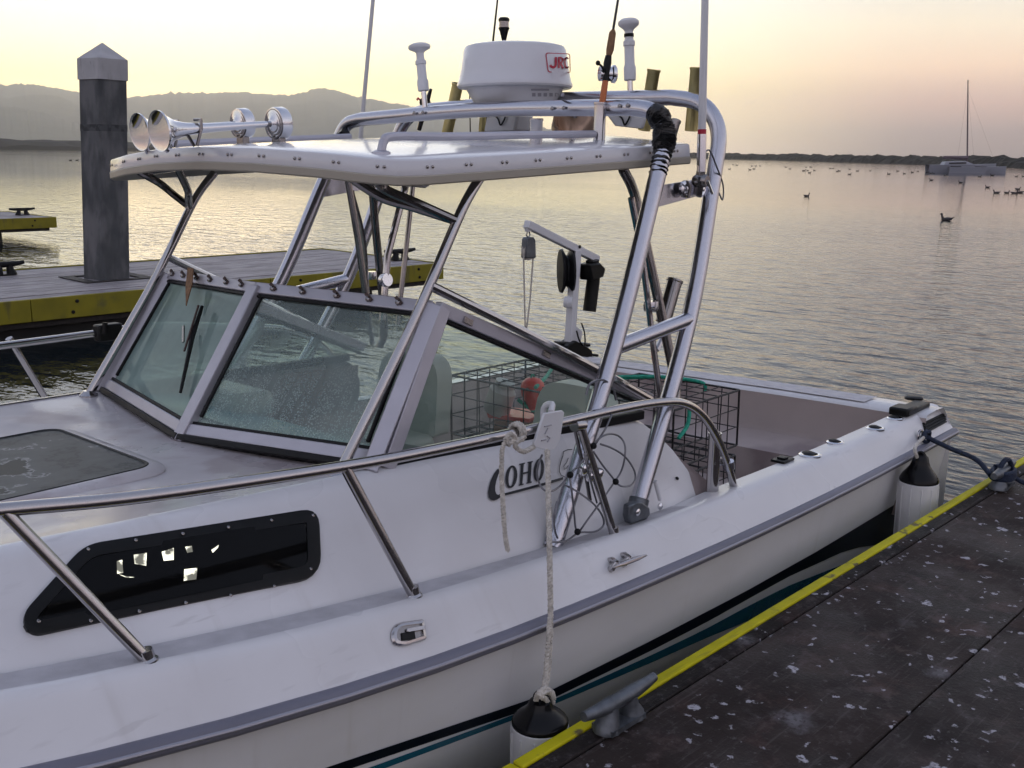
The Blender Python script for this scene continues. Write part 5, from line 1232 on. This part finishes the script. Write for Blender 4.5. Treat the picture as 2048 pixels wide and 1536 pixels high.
# ------------------------------------------------------------------ crab pots
def crab_pot(x0, x1, y0, y1, z0, z1, label, ropes, nx=6, nz=3):
    t = thing('crab_pot', ((x0+x1)/2, (y0+y1)/2, z0), label, 'crab pot', frame=BM); r = .0032
    def wires(name, segs, rad=r):
        m = MB()
        for a, b in segs: m.tube([a, b], rad, 5)
        mk(name, m, 'wire_black', t)
    C = [V((x, y, z)) for x in (x0, x1) for y in (y0, y1) for z in (z0, z1)]
    E_ = [(0, 1), (2, 3), (4, 5), (6, 7), (0, 2), (1, 3), (4, 6), (5, 7), (0, 4), (1, 5), (2, 6), (3, 7)]
    wires('frame', [(C[a], C[b]) for a, b in E_], .006)
    xs = [lerp(x0, x1, i/nx) for i in range(1, nx)]; ys_ = [lerp(y0, y1, i/nx) for i in range(1, nx)]; zs = [lerp(z0, z1, i/nz) for i in range(1, nz)]
    j = lambda: random.uniform(-.004, .004)
    for z, nm in ((z1, 'top_mesh'), (z0, 'bottom_mesh')): wires(nm, [(V((x+j(), y0, z)), V((x+j(), y1, z+j()))) for x in xs]+[(V((x0, y+j(), z)), V((x1, y+j(), z+j()))) for y in ys_])
    for y in (y0, y1): wires('side_mesh', [(V((x+j(), y, z0)), V((x+j(), y, z1))) for x in xs]+[(V((x0, y, z+j())), V((x1, y, z+j()))) for z in zs])
    for x in (x0, x1): wires('end_mesh', [(V((x, y+j(), z0)), V((x, y+j(), z1))) for y in ys_]+[(V((x, y0, z+j())), V((x, y1, z+j()))) for z in zs])
    for rp in ropes: mk('lashing', MB().tube(cr(rp, 6), .010, 8), 'rope_green', t)
    return t
PX0, PX1, PY0, PY1 = 4.00, 4.62, -.62, .02
crab_pot(PX0, PX1, PY0, PY1, .64, .94, 'black wire crab pot with green rope behind the near arch leg, upper one', [[V((PX0+.1, PY1-.05, .95)), V((PX0+.3, PY1-.02, .958)), V((PX1-.1, PY1-.16, .958)), V((PX1-.02, PY1-.30, .955)), V((PX1, PY1-.42, .945)), V((PX1+.01, PY1-.43, .90))], [V((PX0+.15, PY1-.06, .955)), V((PX0+.33, PY1-.03, .965)), V((PX1-.12, PY1-.17, .965)), V((PX1-.03, PY1-.30, .96))], [V((PX0+.05, PY0+.05, .95)), V((PX0+.12, PY0+.0, .95)), V((PX0+.10, PY0-.02, .86)), V((PX0+.02, PY0-.02, .80))], [V((PX0, PY1, .95)), V((PX0+.08, PY1, .96)), V((PX0+.2, PY1-.02, .95))]])
crab_pot(PX0-.12, PX1-.12, PY0-.06, PY1-.06, .315, .62, 'black wire crab pot on the cockpit floor under the upper pot', [])
crab_pot(3.66, 4.26, -.06, .56, .68, 1.0, 'black wire crab pot with floats inside seen through the side glass', [[V((3.7, .0, 1.01)), V((3.9, .1, 1.02)), V((4.2, .3, 1.01))], [V((3.70, .12, .93)), V((3.75, .04, .86)), V((3.72, -.02, .80))]])
crab_pot(3.70, 4.30, -.02, .60, .315, .67, 'black wire crab pot on the floor below the pot with the floats', [])
def buoy(px, py, x, r, m, label, name):
    p = q(px, py, x=x); t = thing(name, p, label, 'float', frame=BM)
    mk('float_body', MB().lathe([(.012, -r*1.5), (r*.5, -r*.9), (r*.9, -r*.3), (r, r*.3), (r*.92, r*.75), (r*.6, r*1.1), (.012, r*1.2)], p, V((.15, .1, 1)), 18), m, t)
    mk('float_eye', MB().tube([p+V((.012*cos(2*pi*i/10), 0, r*1.25+.012*sin(2*pi*i/10))) for i in range(10)], .004, 6, closed=True), 'rope_green', t)
buoy(1065, 784, 3.75, .062, 'buoy_red', 'bright red float in the crab pot behind the side glass', 'pot_float')
t = thing('bait_jar', q(1000, 815, x=3.75), 'white bait jar on its side in the crab pot behind the side glass', 'jar', frame=BM)
p = q(1000, 798, x=3.75); mk('jar_body', MB().lathe([(.06, -.08), (.072, -.06), (.072, .05), (.05, .075), (.05, .09), (0, .09)], p, V((.1, -.3, .9)), 18), 'bait_white', t)
mk('jar_lid', MB().lathe([(.053, .076), (.053, .10), (0, .10)], p, V((.1, -.3, .9)), 18), 'bait_white', t)
t = thing('bait_tray', q(1005, 835, x=3.75), 'red tray under the white jar in the crab pot', 'tray', frame=BM)
mk('tray', MB().prism([q(975, 808, x=3.72), q(982, 830, x=3.72), q(1060, 838, x=3.72), q(1058, 846, x=3.72), q(976, 836, x=3.72), q(968, 806, x=3.72)], (.2, .05, 0)), 'buoy_red', t, bevel=.004)
mk('tray_base', MB().prism([q(985, 840, x=3.73), q(1058, 848, x=3.73), q(1056, 870, x=3.73), q(988, 868, x=3.73)], (.16, .03, 0)), 'rust_bait', t, bevel=.004)

# ------------------------------------------------------------------ fenders
def fender(top, z1, r, zlow, label, lean, ch=1.0):
    t = thing('fender', top, label, 'fender', frame=BM)
    o_ = V(top)
    mk('fender_body', MB().lathe([(r*.90, -.002), (r*.985, -.012), (r, -.06), (r, zlow+.12), (r*.9, zlow+.04), (r*.5, zlow)], o_, lean, 28), 'white_plastic', t)
    mk('fender_top', MB().lathe([(r*.97, -.010), (r*.97, .0), (r*.92, .012*ch), (r*.84, .026*ch), (r*.68, .046*ch), (r*.5, .070*ch), (r*.42, .092*ch), (r*.37, .115*ch), (r*.22, .13*ch), (0, .132*ch)], o_, lean, 28), 'black_vinyl', t)
    for i in range(12):
        a = 2*pi*i/12; d = V((cos(a), sin(a), 0)); mk('fender_rib', MB().tube([o_+d*r*.985+V((0, 0, -.03)), o_+d*r*1.0+V((0, 0, -.08)), o_+d*r*.998+V((0, 0, zlow+.12))], .004, 6), 'white_plastic', t)
    mk('fender_eye', MB().tube([o_+V((0, -.02*cos(2*pi*i/12), .118*ch+.022*sin(2*pi*i/12))) for i in range(12)], .008, 8, closed=True), 'black_vinyl', t)
    return t
F1 = q(1080, 1440, y=-1.455); F2 = q(1838, 958, y=-1.455)
fender(F1, 0, .088, -.50, 'white fender with glossy black end hanging by the near dock cleat', V((0, 0, 1)), .55)
fender(F2, 0, .098, -.52, 'white ribbed fender with black end hanging at the stern', V((0, 0, 1)))
# lines, twisted three strand where near
def twist(path, r, name, parent, m='rope_white', pitch=.03):
    P = path; d = 0; rows = [[], [], []]
    for i, p in enumerate(P):
        if i: d += (p-P[i-1]).length
        t = (P[min(i+1, len(P)-1)]-P[max(i-1, 0)]).normalized(); u = t.cross(V((.3, .2, .93))).normalized() if abs(t.z) < .95 else t.cross(V((1, 0, 0))).normalized(); w = t.cross(u)
        for k in range(3):
            a = 2*pi*(d/pitch+k/3); rows[k].append(p+(u*cos(a)+w*sin(a))*r*.52)
    mb_ = MB()
    for k in range(3): mb_.tube(rows[k], r*.56, 6)
    return mk(name, mb_, m, parent)
def dens(P, step=.006):
    out = []
    for a, b in zip(P, P[1:]):
        n = max(1, int((b-a).length/step)); out += [lerp(a, b, i/n) for i in range(n)]
    return out+[P[-1]]
k0 = onb(1035, 862, yr)
line = thing('fender_line', k0, 'twisted white fender line knotted to the bow rail', 'rope', frame=BM)
coil = [k0+V((.007*(i/10-1.5)-.0, .0235*cos(2*pi*i/10), .0235*sin(2*pi*i/10))) for i in range(28)]
twist(dens(cr(coil, 2), .006), .0085, 'rail_hitch', line)
tail = [k0+V((-.01, -.03, -.02)), q(1010, 885, y=-1.22), q(1003, 930, y=-1.22), q(1006, 1010, y=-1.24), q(1010, 1070, y=-1.24), q(1016, 1102, y=-1.24)]
twist(dens(cr(tail, 8)), .0085, 'loose_tail', line)
loop_ = [k0+V((0, -.03, -.012)), q(1030, 890, y=-1.225), q(1045, 903, y=-1.225), q(1058, 899, y=-1.22), q(1068, 893, y=-1.20)]
twist(dens(cr(loop_, 8)), .0085, 'rail_loop', line)
knot = [q(1012, 878, y=-1.22), q(1020, 886, y=-1.235), q(1030, 876, y=-1.24), q(1022, 868, y=-1.235), q(1012, 878, y=-1.225), q(1018, 890, y=-1.22)]
twist(dens(cr(knot, 6)), .0085, 'rail_knot', line)
main = [q(1094, 902, y=-1.215), q(1095, 915, y=-1.235), q(1097, 1000, y=-1.30), q(1099, 1100, y=-1.385), q(1101, 1240, y=-1.42), q(1097, 1330, y=-1.44), q(1090, 1385, y=-1.455)]
twist(dens(cr(main, 8)), .0095, 'hanging_line', line)
main2 = [q(1086, 1385, y=-1.47), q(1092, 1340, y=-1.455), q(1096, 1280, y=-1.44), q(1100, 1235, y=-1.43)]
twist(dens(cr(main2, 8)), .0085, 'hanging_line', line)
kk = [q(1072, 1400, y=-1.46), q(1078, 1385, y=-1.475), q(1092, 1378, y=-1.475), q(1106, 1390, y=-1.47), q(1102, 1410, y=-1.46), q(1090, 1398, y=-1.48), q(1080, 1390, y=-1.48), q(1098, 1384, y=-1.48), q(1106, 1400, y=-1.465)]
twist(dens(cr(kk, 6)), .009, 'fender_knot', line)
# hanger clip on the rail
hg = thing('fender_hanger', onb(1100, 850, yr), 'white plastic fender hanger clipped over the bow rail', 'hanger', frame=BM)
hp = [(1085, 826), (1120, 820), (1124, 824), (1116, 878), (1106, 896), (1096, 900), (1084, 898), (1066, 893), (1064, 886)]
mk('plate', MB().prism([q(x, y, y=-1.205) for x, y in hp], (0, -.010, 0)), 'white_plastic', hg, bevel=.002)
mk('hook', MB().tube(cr([q(1102, 824, y=-1.205), onb(1104, 815, yr)+V((0, .0, .012)), onb(1104, 822, yr)+V((0, .035, .005)), onb(1104, 860, yr)+V((0, .035, 0))], 5), .010, 8), 'white_plastic', hg)
for P_ in ([(1089, 853), (1103, 850)], [(1096, 856), (1090, 868)], [(1083, 881), (1092, 879)], [(1094, 872), (1100, 876), (1095, 884)]):
    mk('moulded_mark', MB().tube([q(x, y, y=-1.217) for x, y in P_], .0022, 6), 'grey_print', hg)
# stern fender line
sl = thing('stern_fender_line', eye, 'short grey line from the stern eye to the stern fender', 'rope', frame=BM)
mk('line', MB().tube(cr([eye+V((0, -.03, 0)), q(1830, 895, y=-1.43), q(1836, 920, y=-1.45), q(1840, 945, y=-1.46)], 5), .009, 8), 'rope_white', sl)
# ------------------------------------------------------------------ coiled wire cable on the arch leg
cb = thing('coiled_cable', q(1165, 945, y=-1.19), 'loose coil of grey cable tied to the near arch legs', 'cable', frame=BM)
Z = lambda x, y, yy=-1.195: q(*zc(x, y), y=yy)
for Pp in ([(1200, 215), (1150, 330), (1080, 440), (1040, 500), (930, 640), (830, 740)],
           [(1040, 480), (1110, 410), (1200, 385), (1280, 420), (1318, 500), (1310, 620), (1280, 720), (1230, 800), (1120, 960), (960, 1180), (920, 1240)],
           [(1040, 540), (1120, 660), (1200, 760), (1232, 805), (1290, 845), (1370, 835), (1408, 770), (1385, 680), (1310, 580), (1200, 510), (1100, 475)],
           [(970, 700), (900, 680), (830, 740), (760, 830), (680, 885), (610, 880), (565, 820), (545, 740), (560, 640), (590, 570)],
           [(830, 750), (850, 900), (870, 1080), (890, 1230), (960, 1248), (1060, 1240), (1125, 1190), (1120, 1110), (1050, 1010), (940, 920), (860, 870), (800, 840)],
           [(720, 980), (695, 1100), (700, 1230), (725, 1300)], [(620, 1320), (700, 1335), (800, 1325), (880, 1270)],
           [(960, 560), (990, 700), (1030, 850), (1070, 990)]):
    mk('cable_loop', MB().tube(cr([Z(*p, -1.195-.012*math.sin(i*1.7)) for i, p in enumerate(Pp)], 6), .0036, 7), 'cable', cb)
mk('cable_loop', MB().tube(cr([q(1172, 790, y=-1.10), q(1180, 768, y=-1.10), q(1205, 760, y=-1.10), q(1225, 775, y=-1.10), q(1232, 800, y=-1.10)], 5), .0045, 7), 'cable', cb)
for x, y in ((1235, 805), (900, 1245), (835, 745), (1040, 490)): mk('cable_tie', MB().sphere(Z(x, y, -1.205), .012, 10, 6), 'rubber', cb)

# ------------------------------------------------------------------ mooring line to the dock cleat
e_w = BM @ (eye+V((.01, -.03, .0)))
ml = thing('mooring_line', C2, 'dark blue mooring line from the stern eye to the right dock cleat', 'rope')
def toward(px, py, t): 
    L0 = (e_w-CAMP).length; L1 = (C2+V((0, 0, .07))-CAMP).length; return CAMP+ray(px, py)*lerp(L0, L1, t)
C2t = C2+V((0, 0, .085))
pth = [e_w, lerp(e_w, C2t, .33)+V((0, 0, -.006)), lerp(e_w, C2t, .66)+V((0, 0, -.006)), C2t+V((-.10, .03, -.01))]
mk('line', MB().tube(cr(pth, 8), .0125, 10), 'rope_blue', ml)
mk('eye_turns', MB().tube([e_w+V((.03*cos(a*.7), -.008-.006*math.sin(a), .028*math.sin(a*.7))) for a in [i*.35 for i in range(40)]], .0105, 8), 'rope_blue', ml)
wraps = []
for i in range(64):
    a = i*.42; wraps.append(C2+V((.075*cos(a)*(1 if i % 2 else 1), .05*sin(a), .045+.045*i/64)))
mk('cleat_turns', MB().tube(cr(wraps, 2), .0125, 9), 'rope_blue', ml)
mk('cleat_hump', MB().tube(cr([C2+V((-.06, .01, .07)), C2+V((-.01, .0, .135)), C2+V((.04, -.01, .13)), C2+V((.08, -.02, .07))], 6), .013, 9), 'rope_blue', ml)
mk('tail', MB().tube(cr([C2+V((.05, -.03, .05)), C2+V((.07, -.10, .02)), C2+V((.14, -.22, .014)), C2+V((.2, -.5, .014))], 6), .0125, 9), 'rope_blue', ml)

# ------------------------------------------------------------------ sea haze: one even body of air round everything
hzm = bpy.data.materials.new('haze'); hzm.use_nodes = True; nt = hzm.node_tree; nt.nodes.remove(nt.nodes['Principled BSDF'])
pv = nt.nodes.new('ShaderNodeVolumePrincipled'); pv.inputs['Color'].default_value = (.965, .97, 1, 1); pv.inputs['Density'].default_value = .00013; pv.inputs['Anisotropy'].default_value = .88
nt.links.new(pv.outputs[0], nt.nodes['Material Output'].inputs['Volume']); M['haze'] = hzm
hzo = mk('haze', MB().box((-8300, -8300, -4.5), (8300, 8300, 480)), 'haze', smooth=None); setp(hzo, kind='stuff')
for o in bpy.data.objects:
    if '_b' in o: del o['_b']
